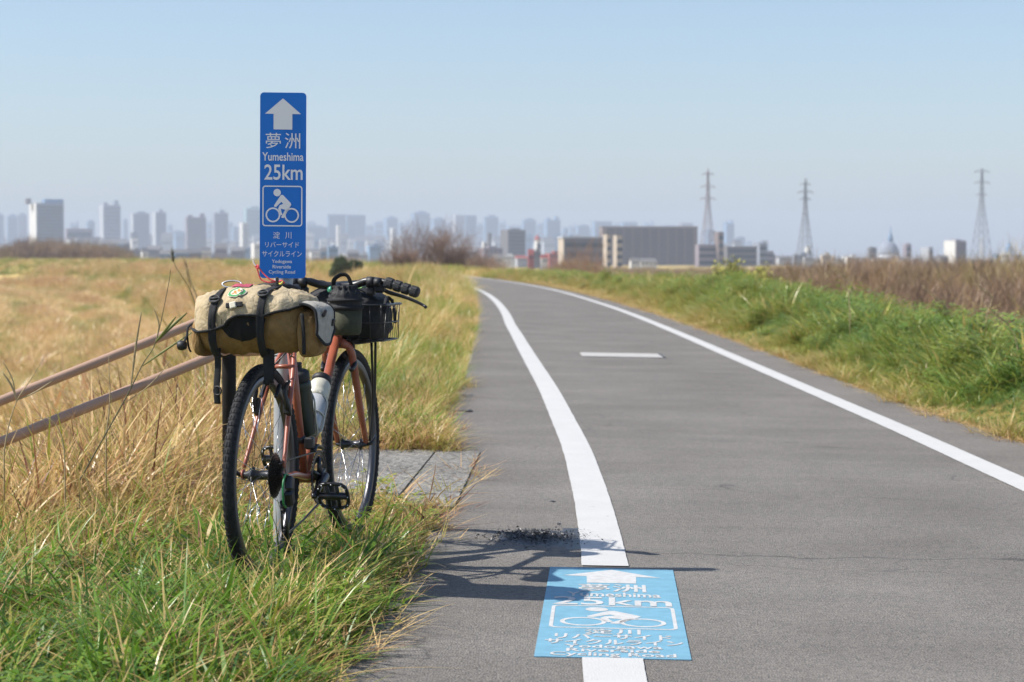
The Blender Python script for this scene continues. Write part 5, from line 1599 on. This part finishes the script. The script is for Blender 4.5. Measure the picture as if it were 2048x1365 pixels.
x, y, q, ed = keep(k, x, y, q, ed)
scatter('dead_litter', 'litter', put(x, y, 0.006), rng.uniform(0.4, 1.1, len(x)), np.clip(0.74 + 0.2 * rng.standard_normal(len(x)), 0.5, 1.0), 'dead brown grass litter at the left road edge')
x = rng.uniform(-1.05, -0.45, 70); y = rng.uniform(5.25, 5.72, 70)
scatter('wheel_foot_grass', 'long', put(x, y), rng.uniform(0.42, 0.72, len(x)), np.clip(0.13 + 0.3 * rng.random(len(x)) ** 2, 0, .6), 'grass growing up around the foot of the rear wheel')
x, y, q = region(1500, -4.0, 0.0, 3.2, 12.0, 1.3)
k = (q < edgeq(y) - 0.03) & off_pad(x, y) & in_view(x, y) & ((y > 6.3) | (rng.random(len(x)) < 0.45))
x, y = keep(k, x, y)
scatter('arching_straw', 'arch', put(x, y), rng.uniform(0.5, 1.05, len(x)), np.clip(0.68 + 0.13 * rng.standard_normal(len(x)), 0.45, 0.95), 'coarse arching straws mixed into the left verge')
# --- left verge, middle distance
x, y, q = region(26000, -9.0, -0.3, 13.0, 110.0, 1.5)
k = (q < edgeq(y) - 0.02) & in_view(x, y)
x, y, q = keep(k, x, y, q)
f1 = fbm(x, y * 0.5, 0.5, 2.0); f2 = fbm(x, y * 0.6, 1.6, 6.0)
t = np.clip(0.50 + 0.26 * f1 + 0.30 * f2 - 0.14 * sm(-3, -1, q) * sm(30, 12, y), 0.16, 0.82)
scatter('bank_grass', 'dry', put(x, y), rng.uniform(0.9, 1.7, len(x)) * (0.8 + 0.4 * sm(20, 70, y)) * np.where(q > -1.0, 0.55 + 0.7 * sm(40, 65, y), 1.0), t, 'mixed gold and green grass on the left bank')
# --- golden slope and valley on the left
x, y, q = region(42000, -60.0, -1.6, 16.0, 330.0, 1.25)
k = in_view(x, y, 1.5)
x, y, q = keep(k, x, y, q)
f1 = fbm(q * 2.2, y * 0.35, 0.14, 4.0); f2 = fbm(q, y, 0.5, 9.0)
rg_ = ridges(q, y)
t = np.clip(0.63 + 0.11 * rg_ + 0.16 * f1 + 0.12 * f2 - 0.14 * (f1 + 0.4 * rg_ < -0.42), 0.40, 0.78)
scatter('golden_slope_grass', 'field', put(x, y), rng.uniform(0.6, 1.15, len(x)) * (0.85 + 1.0 * sm(40, 250, y)) * (1 + 0.3 * rg_), t, 'tall golden dry grass over the far left slope')
x, y, q = region(4200, -45.0, -2.0, 17.0, 170.0, 1.5)
k = in_view(x, y, 1.0) & (fbm(x, y, 0.18, 6.0) > -0.05)
x, y = keep(k, x, y)
scatter('slope_tussocks', 'field', put(x, y), rng.uniform(1.2, 2.1, len(x)), np.clip(0.68 + 0.10 * rng.standard_normal(len(x)), 0.4, 0.86), 'taller pale tussocks scattered over the left slope')
# --- right verge, lush green
x, y, q = region(34000, 2.6, 6.4, 7.5, 95.0, 1.6)
k = (q > np.interp(y, *RE) + 0.03) & in_view(x, y)
x, y, q = keep(k, x, y, q)
d = q - np.interp(y, *RE)
f1 = fbm(x, y, 0.7, 3.0); f2 = fbm(x, y, 2.2, 5.0)
t = np.clip(0.36 - 0.12 * sm(0.1, 0.9, d) + 0.20 * sm(0.16, 0.03, d) + 0.26 * f1 + 0.30 * f2 + 0.22 * sm(20, 45, y) * sm(1.6, 0.2, d) + 0.16 * sm(30, 60, y), 0.04, 0.86)
s_ = (0.26 + 0.42 * sm(0.05, 0.9, d)) * rng.uniform(0.7, 1.3, len(x)) * np.clip(1 + 1.2 * f1 + 0.7 * f2, 0.4, 1.9)
lf_ = (rng.random(len(x)) < 0.04 + 0.5 * (f2 > 0.28)) & (d > 0.35)
scatter('right_verge_grass', 'lush', put(x[~lf_], y[~lf_]), s_[~lf_], t[~lf_], 'lush green grass on the right verge')
scatter('right_verge_weeds', 'lushleaf', put(x[lf_], y[lf_]), s_[lf_], np.clip(t[lf_] - 0.08, 0, 0.4), 'broad leafy green weeds in the right verge')
x, y, q = region(1800, 2.6, 3.4, 7.5, 60.0, 1.5)
k = (np.abs(q - np.interp(y, *RE) - 0.03) < 0.05 + 0.08 * rng.random(len(x))) & in_view(x, y)
x, y = keep(k, x, y)
scatter('right_edge_litter', 'litter', put(x, y, 0.006), rng.uniform(0.4, 1.2, len(x)), np.clip(0.66 + 0.12 * rng.standard_normal(len(x)), 0.5, 0.9), 'pale dead grass along the right road edge')
# --- crest and plain beyond the bend
x, y, q = region(16000, -8.0, 30.0, 75.0, 420.0, 1.3)
k = in_view(x, y, 2) & ((q < -0.5) | (q > 2.9))
x, y, q = keep(k, x, y, q)
scatter('far_crest_grass', 'field', put(x, y), rng.uniform(0.6, 1.2, len(x)) * (0.7 + 0.8 * sm(60, 250, y)), np.clip(0.47 + 0.2 * fbm(x, y, 0.06, 4.0) + 0.06 * rng.standard_normal(len(x)), 0.25, 0.75), 'gold and green grass beyond the road bend')

# --- bare thickets
def twig_mesh(n_stem, h, spread, m, seed, tones, thick=0.03):
    rs = random.Random(seed)
    vs, fs, tone = [], [], []
    def seg_(a, b_, r0, r1, tn):
        d = (b_ - a)
        if d.length < 1e-4: return
        s = d.orthogonal().normalized(); u = d.normalized().cross(s)
        o = len(vs)
        for p, r in ((a, r0), (b_, r1)):
            for kx in range(3):
                an = 2.0944 * kx
                vs.append(tuple(p + (s * math.cos(an) + u * math.sin(an)) * r)); tone.append(tn)
        for kx in range(3):
            fs.append((o + kx, o + (kx + 1) % 3, o + 3 + (kx + 1) % 3, o + 3 + kx))
    def grow(p, d, L, r, lev, tn):
        q_ = p
        nseg = 3
        for i in range(nseg):
            d = (d + Vector((rs.gauss(0, .13), rs.gauss(0, .13), rs.gauss(0.05, .08)))).normalized()
            b_ = q_ + d * L / nseg
            seg_(q_, b_, r * (1 - 0.25 * i), r * (1 - 0.25 * (i + 1)), tn)
            q_ = b_
            if lev > 0:
                for _ in range(2 if lev > 1 else 3):
                    dd = (d + Vector((rs.gauss(0, .55), rs.gauss(0, .55), rs.gauss(0.15, .35)))).normalized()
                    grow(q_, dd, L * rs.uniform(0.4, 0.65), r * 0.5, lev - 1, tn + rs.uniform(-.12, .12))
    for _ in range(n_stem):
        a = rs.uniform(0, 6.28); rr = spread * 0.35 * math.sqrt(rs.random())
        d = Vector((math.cos(a) * rs.uniform(0.05, .5) * spread / h, math.sin(a) * rs.uniform(.05, .5) * spread / h, 1)).normalized()
        grow(Vector((rr * math.cos(a), rr * math.sin(a), -0.1)), d, h * rs.uniform(0.45, 0.75), thick, 3 if n_stem < 30 else 2, rs.choice(tones))
    me = bpy.data.meshes.new('twigs'); me.from_pydata(vs, [], fs)
    a_ = me.attributes.new('bl', 'FLOAT', 'POINT'); a_.data.foreach_set('value', tone)
    me.materials.append(m)
    return me
for k in range(5):
    proto('thicket', twig_mesh(40, 3.2, 3.4, M['twig'], 50 + k, [-.1, 0, .1], 0.030))
# brown thicket filling the flood plain on the right
n = 2600
y = 38 + (330 - 38) * rng.random(n) ** 1.4
q_lo = 14.5
px = rng.uniform(1545, 2150, n)
x = (px - CX) / FPX * y
q = x - bend(y)
k = (q > q_lo)
x, y, px = keep(k, x, y, px)
f1 = fbm(x, y, 0.03, 7.0); f2 = fbm(x, y, 0.12, 2.0)
top_z = -0.45 - 0.6 * sm(1760, 1560, px) + 0.5 * f2
sc_ = np.clip((top_z - FLOOR) / 3.6, 0.5, 2.2) * np.clip(rng.normal(0.82, 0.15, len(x)) + 0.40 * f2, 0.4, 1.3) * (0.62 + 0.38 * sm(38, 90, y))
scatter('brown_thicket', 'thicket', put(x, y), sc_, np.clip(0.42 + 0.45 * f1 + 0.35 * f2 + 0.12 * rng.standard_normal(len(x)), 0.0, 1.0), 'dense brown leafless thicket filling the flood plain on the right', lean=0.05)
# more distant brown scrub lining the river and the far left crest
n = 900
px = np.concatenate([rng.uniform(1090, 1560, 500), rng.uniform(-20, 250, 220), rng.uniform(250, 1000, 180)])
y = np.concatenate([rng.uniform(180, 520, 500), rng.uniform(420, 620, 220), rng.uniform(380, 700, 180)])
x = (px - CX) / FPX * y
ok_ = (x - bend(y) > 14) | (y > 430)
tz = np.where(px < 250, 0.6 + 1.7 * np.exp(-((px - 85) / 48) ** 2) + 0.8 * np.exp(-((px - 185) / 40) ** 2), np.where(px < 1000, -0.8, -2.5 + 1.3 * np.exp(-((px - 1160) / 40) ** 2)))
P_ = np.stack([x, y, np.full(n, FLOOR)], -1)[ok_]
scatter('distant_scrub', 'thicket', P_, (np.clip((tz - FLOOR) / 2.5, 0.5, 4) * rng.uniform(0.75, 1.05, n))[ok_], np.clip(np.where(px > 1000, 0.75, 0.55) + 0.2 * rng.standard_normal(n), 0, 1)[ok_], 'distant brown scrub in front of the city', lean=0.05)

# individual shrubs
def shrub_twig(px, ytop, ybot, Y, wpx, label, seed, tint, name='bare_tree'):
    top, bot = at(px, ytop, Y), at(px, ybot, Y)
    zg = float(ground(top.x, Y))
    h = top.z - zg; w = wpx / FPX * Y
    o = empty(name, (top.x, Y, zg))
    tag(o, label, 'tree' if name == 'bare_tree' else 'shrub')
    tr = MB()
    for i in range(6):
        a = i * 1.05 + seed
        tr.tube([(0.1 * w * math.cos(a), 0.1 * w * math.sin(a), -0.2), (0.16 * w * math.cos(a), 0.16 * w * math.sin(a), h * 0.28), (0.26 * w * math.cos(a + .2), 0.26 * w * math.sin(a), h * 0.55)], [0.07, 0.05, 0.03], seg=6)
    tr.build('trunk', M['trunk'], o)
    me = twig_mesh(28, h * 1.0, w * 1.1, M['twigfix'], seed, [tint - .1, tint, tint + .1], 0.028)
    c = bpy.data.objects.new('crown', me); COL.objects.link(c); c.parent = o
    return o
M['trunk'] = mat('grey_brown_bark', (0.11, 0.085, 0.07), 0.9, var=0.3)
m_, nt, b, out = nodes('bare_twigs_plain')
g_ = N(nt, 'ShaderNodeAttribute', attribute_type='GEOMETRY', attribute_name='bl')
r_ = ramp(nt, [(0.0, (0.14, 0.095, 0.075)), (0.5, (0.22, 0.14, 0.10)), (1.0, (0.32, 0.17, 0.09))])
nt.links.new(g_.outputs['Fac'], r_.inputs[0]); nt.links.new(r_.outputs[0], b.inputs['Base Color']); b.inputs['Roughness'].default_value = 0.9
M['twigfix'] = m_
shrub_twig(838, 462, 545, 150, 112, 'large bare brown shrub tree beyond the road bend, left of the pair', 3, 0.35)
shrub_twig(897, 476, 545, 152, 50, 'slimmer bare brown shrub tree beyond the road bend, right of the pair', 5, 0.40)
shrub_twig(800, 500, 545, 140, 60, 'low bare brush at the left foot of the large bare shrub tree', 8, 0.45, 'bare_shrub')
shrub_twig(935, 512, 545, 158, 60, 'low bare brush at the right foot of the slimmer bare tree', 9, 0.35, 'bare_shrub')
shrub_twig(1150, 517, 540, 130, 70, 'low rusty brush in front of the low dark building', 12, 0.7, 'bare_shrub')

def green_shrub(px, ytop, Y, wpx, label, seed, tint):
    top = at(px, ytop, Y); zg = float(ground(top.x, Y)); h = top.z - zg; w = wpx / FPX * Y
    o = empty('leafy_shrub', (top.x, Y, zg)); tag(o, label, 'shrub')
    rs = random.Random(seed)
    st_ = MB()
    for i in range(5):
        a = i * 1.3
        st_.tube([(0, 0, -0.1), (0.2 * w * math.cos(a), 0.2 * w * math.sin(a), h * 0.5)], [0.03, 0.015], seg=5)
    st_.build('stem', M['trunk'], o)
    vs, fs, tone = [], [], []
    for _ in range(6500):
        a = rs.uniform(0, 6.28); el = math.asin(rs.uniform(-.2, 1)); r = 1.28 * rs.uniform(0.55, 1.0) ** 0.6 * (0.8 + 0.3 * noise.noise(Vector((a, el * 2, seed))))
        c = Vector((w / 2 * r * math.cos(a) * math.cos(el), w / 2 * r * math.sin(a) * math.cos(el), h * 0.35 + h * 0.62 * r * math.sin(el)))
        if c.z < 0.02: continue
        d = Vector((rs.gauss(0, 1), rs.gauss(0, 1), rs.gauss(0.4, 1))).normalized(); p = d.orthogonal().normalized(); s = rs.uniform(0.07, 0.14) * min(1.6, max(0.7, w / 2))
        k0_ = len(vs); tn = tint + rs.uniform(-.25, .25)
        vs += [tuple(c), tuple(c + d * s * .5 + p * s * .4), tuple(c + d * s), tuple(c + d * s * .5 - p * s * .4)]
        fs.append((k0_, k0_ + 1, k0_ + 2, k0_ + 3)); tone += [tn] * 4
    me = bpy.data.meshes.new('foliage'); me.from_pydata(vs, [], fs)
    a_ = me.attributes.new('bl', 'FLOAT', 'POINT'); a_.data.foreach_set('value', tone); me.materials.append(M['leaffix'])
    c = bpy.data.objects.new('foliage', me); COL.objects.link(c); c.parent = o
m_, nt, b, out = nodes('leaf_plain')
g_ = N(nt, 'ShaderNodeAttribute', attribute_type='GEOMETRY', attribute_name='bl')
r_ = ramp(nt, [(0.0, (0.03, 0.055, 0.015)), (0.5, (0.10, 0.12, 0.025)), (1.0, (0.40, 0.37, 0.06))])
nt.links.new(g_.outputs['Fac'], r_.inputs[0]); nt.links.new(r_.outputs[0], b.inputs['Base Color']); b.inputs['Roughness'].default_value = 0.7
M['leaffix'] = m_
green_shrub(680, 514, 120, 40, 'dark green shrub right of the blue sign, left one of two', 3, 0.25)
green_shrub(708, 521, 124, 36, 'lower green shrub right of the blue sign, right one of two', 4, 0.3)
green_shrub(1462, 525, 95, 110, 'yellow-green mound of brush behind the right verge, left one', 5, 1.0)
green_shrub(1520, 532, 90, 90, 'yellow-green mound of brush behind the right verge, right one', 6, 1.0)

# tall reed stalks one can pick out by the handrail
M['reed'] = mat('dry_reed', (0.40, 0.31, 0.17), 0.7, var=0.3, vscale=40)
M['reedgreen'] = mat('green_reed', (0.17, 0.19, 0.05), 0.6, var=0.3, vscale=30)
M['reeddark'] = mat('dark_reed_stem', (0.10, 0.095, 0.045), 0.6, var=0.3, vscale=30)
def reed(pts, Y, leaves, label, m='reed', r=0.0028, plume=None, name='reed_stalk'):
    P = [at(px_, py_, Y + dy) for px_, py_, dy in pts]
    o = empty(name, P[0]); tag(o, label, 'reed', 'tall reed stalks standing above the grass')
    p0 = P[0]
    path = smooth_path([p - p0 for p in P], 6)
    zg = float(ground(p0.x, p0.y)) - p0.z
    path = [path[0] + Vector((-(path[1] - path[0]).x * 0.6, 0, min(zg - 0.03, -0.05)))] + path
    n_ = len(path)
    MB().tube(path, [r * (1 - 0.7 * i / n_) for i in range(n_)], seg=6).build('stem', M[m], o)
    for lp, w, lm in leaves:
        L_p = smooth_path([at(px_, py_, Y + dy) - p0 for px_, py_, dy in lp], 5)
        k_ = len(L_p)
        MB().tube(L_p, [max(0.0006, w * math.sin(math.pi * min(0.98, 0.12 + 0.88 * i / k_)) ** 0.8) for i in range(k_)], seg=6, flat=0.18, up=(0.3, -1, 0.2)).build('leaf', M[lm], o)
    if plume:
        pl = [at(px_, py_, Y) - p0 for px_, py_ in plume]
        mb = MB(); rs = random.Random(int(plume[0][0]))
        for i in range(70):
            t_ = rs.random(); a = pl[0] + (pl[-1] - pl[0]) * t_
            d = (pl[-1] - pl[0]).normalized() * rs.uniform(.02, .05) + Vector((rs.gauss(0, .012), rs.gauss(0, .012), rs.gauss(0, .012)))
            mb.tube([a, a + d], [0.0012, 0.0006], seg=3)
        mb.build('plume', M[m], o)
reed([(160, 960, 0), (205, 880, 0), (255, 790, 0), (285, 730, 0), (312, 683, 0), (336, 575, 0), (341, 540, 0)], 7.0,
     [([(311, 685, 0), (330, 662, -.02), (352, 634, -.04)], 0.0052, 'reedgreen'), ([(312, 684, 0), (345, 652, .02), (374, 626, .03)], 0.006, 'reedgreen'),
      ([(286, 732, 0), (335, 698, -.02), (385, 665, -.03)], 0.0042, 'reedgreen'), ([(262, 775, 0), (272, 690, 0), (283, 625, 0)], 0.0042, 'reed'), ([(311, 686, 0), (318, 650, 0), (308, 618, 0)], 0.003, 'reed'),
      ([(240, 812, 0), (300, 770, 0), (352, 708, 0)], 0.002, 'reed')], 'tallest dark reed stalk with green blades crossing both handrails', 'reeddark')
reed([(8, 905, 0), (18, 850, 0), (35, 800, 0), (60, 762, 0), (88, 716, 0)], 6.9, [([(35, 802, 0), (22, 770, 0), (5, 745, 0)], 0.004, 'reed'), ([(33, 806, 0), (25, 760, 0), (5, 722, 0)], 0.0025, 'reed'), ([(36, 800, 0), (70, 785, 0), (105, 762, 0)], 0.003, 'reed')], 'forked pale reed at the left edge over the lower handrail')
reed([(212, 870, 0), (220, 800, 0), (218, 740, 0), (218, 712, 0)], 7.1, [], 'thin upright straw in front of the lower handrail')
reed([(130, 960, 0), (128, 900, 0), (118, 860, 0), (98, 838, 0), (70, 838, 0)], 6.9, [], 'bent straw drooping to the left below the lower handrail')
reed([(398, 620, 0), (392, 590, 0), (380, 560, 0), (372, 522, 0)], 13.0, [], 'out of focus straw left of the bag with a pale bent tip', plume=((382, 580), (370, 525)), r=0.006)
reed([(400, 640, 0), (380, 580, 0), (352, 535, 0), (346, 512, 0)], 13.5, [], 'out of focus straw with a dark seed head on the skyline', 'reeddark', plume=((347, 525), (345, 508)), r=0.004)
for i, (px_, py_, dx_, lab) in enumerate(((2010, 648, 28, 'pale feathery reed plume leaning at the right edge of the verge, biggest'), (1985, 600, -14, 'arched pale reed plume at the right edge of the verge'), (1885, 612, 30, 'bent pale reed plume in the middle of the right verge top'), (1690, 560, 10, 'small pale reed plume where the green verge meets the thicket'))):
    reed([(px_ + dx_, py_ + 70, 0), (px_ + dx_ * .7, py_ + 25, 0), (px_, py_ - 5, 0), (px_ - 22, py_ - 22, 0)], 15.0 + 2 * i, [], lab, plume=((px_ + 4, py_), (px_ - 34, py_ - 34)), r=0.006)

# big arching tuft in the near corner
tb = on_road(345, 1345)
tuft = empty('grass_tuft', (tb[0], tb[1], float(ground(*tb)))); tag(tuft, 'big arching green grass tuft in the bottom left corner', 'grass tuft')
bl_ = []
for i in range(190):
    az = R(160) + random.gauss(0, 0.75) if i % 3 else random.uniform(0, 6.28)
    a = random.uniform(0, 6.28); rr = 0.055 * math.sqrt(random.random())
    bl_.append(((rr * math.cos(a), rr * math.sin(a), -0.01), az, random.uniform(0.16, 0.44), random.uniform(0.15, 0.8), random.uniform(0.2, 0.8), random.uniform(0.003, 0.0065), random.choice([.06, .12, .16, .22, .24, .60]) + random.uniform(-.03, .03), 7))
me = blades_mesh('tuft_blades', bl_, M['grass'])
c = bpy.data.objects.new('blades', me); COL.objects.link(c); c.parent = tuft
for i, (px_, py_, lab, tn) in enumerate(((812, 1062, 'reddish dry tuft where the verge meets the road right of the front wheel', [.55, .62, .9, .25, .3]), (880, 905, 'small dry tuft on the far corner of the concrete landing', [.45, .55, .3, .6]))):
    tb = on_road(px_, py_)
    o = empty('grass_tuft', (tb[0], tb[1], float(ground(*tb)))); tag(o, lab, 'grass tuft')
    me = blades_mesh('tuft_blades', [((random.gauss(0, .05), random.gauss(0, .05), -.01), random.uniform(0, 6.28), random.uniform(0.06, 0.17), random.uniform(.1, .9), random.uniform(0, .6), random.uniform(.0025, .005), random.choice(tn), 4) for _ in range(110 if i == 0 else 50)], M['grass'])
    c = bpy.data.objects.new('blades', me); COL.objects.link(c); c.parent = o

# ================================================================== DEBRIS ON THE ROAD
cx_, cy_ = on_road(1068, 1076)
def heap(ux, uy):
    r = math.hypot(ux, uy)
    return 0.017 * max(0, 1 - r * 1.15) ** 1.2 * (0.75 + 0.7 * noise.noise(Vector((ux * 4, uy * 4, 0))))
nn_ = 40
hv = [(cx_ + 0.25 * (2 * i / nn_ - 1), cy_ + 0.27 * (2 * j / nn_ - 1), float(crest(cx_)) - 0.002 + heap(2 * i / nn_ - 1, 2 * j / nn_ - 1) * (0.8 + 0.5 * random.random())) for i in range(nn_ + 1) for j in range(nn_ + 1)]
hf = [(i * (nn_ + 1) + j, (i + 1) * (nn_ + 1) + j, (i + 1) * (nn_ + 1) + j + 1, i * (nn_ + 1) + j + 1) for i in range(nn_) for j in range(nn_)]
vs, fs = list(hv), list(hf)
def chip(p, s, rs):
    o = len(vs)
    d = [Vector((rs.gauss(0, 1), rs.gauss(0, 1), rs.gauss(0, .5))).normalized() * s * rs.uniform(.5, 1.2) for _ in range(4)]
    for v in d: vs.append((p[0] + v.x, p[1] + v.y, max(p[2] + v.z, float(crest(cx_)) + 0.0045)))
    fs.extend([(o, o + 1, o + 2), (o, o + 2, o + 3), (o, o + 3, o + 1), (o + 1, o + 3, o + 2)])
rs = random.Random(4)
for i in range(1900):
    a = rs.uniform(0, 6.28); r = abs(rs.gauss(0, 0.42))
    ux, uy = r * math.cos(a), r * math.sin(a)
    h = heap(ux, uy)
    chip((cx_ + ux * 0.25, cy_ + uy * 0.27, float(crest(cx_)) + 0.005 + h), rs.uniform(0.003, 0.009), rs)
dbo = MB().add(vs, fs).build('asphalt_crumbs', M['tar'])
tag(dbo, 'small heap of black asphalt crumbs beside the white line', kind='stuff')
for i, (px_, py_, s, lab) in enumerate(((935, 824, .030, 'flat black scrap on the road near the far left verge'), (919, 823, .012, 'tiny black scrap beside the flat black scrap'), (1105, 1004, .010, 'tiny dark pebble above the black crumb heap'), (1117, 1049, .008, 'tiny dark pebble just behind the black crumb heap'))):
    p = on_road(px_, py_)
    rs = random.Random(i); mb = MB()
    ring = [[Vector((s * (1 + .3 * rs.gauss(0, 1)) * math.cos(a) * k, s * 1.5 * math.sin(a) * k, z)) for a in [j * .7 for j in range(9)]] for k, z in ((1, 0.001), (1.05, s * .25), (.6, s * .45))]
    mb.loft(ring, smooth=False)
    o = mb.build('dark_scrap', M['tar'], None, (p[0], p[1], float(crest(p[0] - bend(p[1]))) + 0.001))
    tag(o, lab, 'debris')

# ================================================================== HAZE
hz, nt, b, out = nodes('haze_air')
nt.nodes.remove(b)
pv = N(nt, 'ShaderNodeVolumePrincipled')
pv.inputs['Color'].default_value = (0.82, 0.89, 1.0, 1)
pv.inputs['Density'].default_value = 0.00029
pv.inputs['Anisotropy'].default_value = 0.0
nt.links.new(pv.outputs[0], out.inputs['Volume'])
hb = MB().box((0, 3600, 70), (16000, 7800, 152)).build('haze', hz)
tag(hb, 'thin pale blue haze over the flood plain and city', kind='stuff')
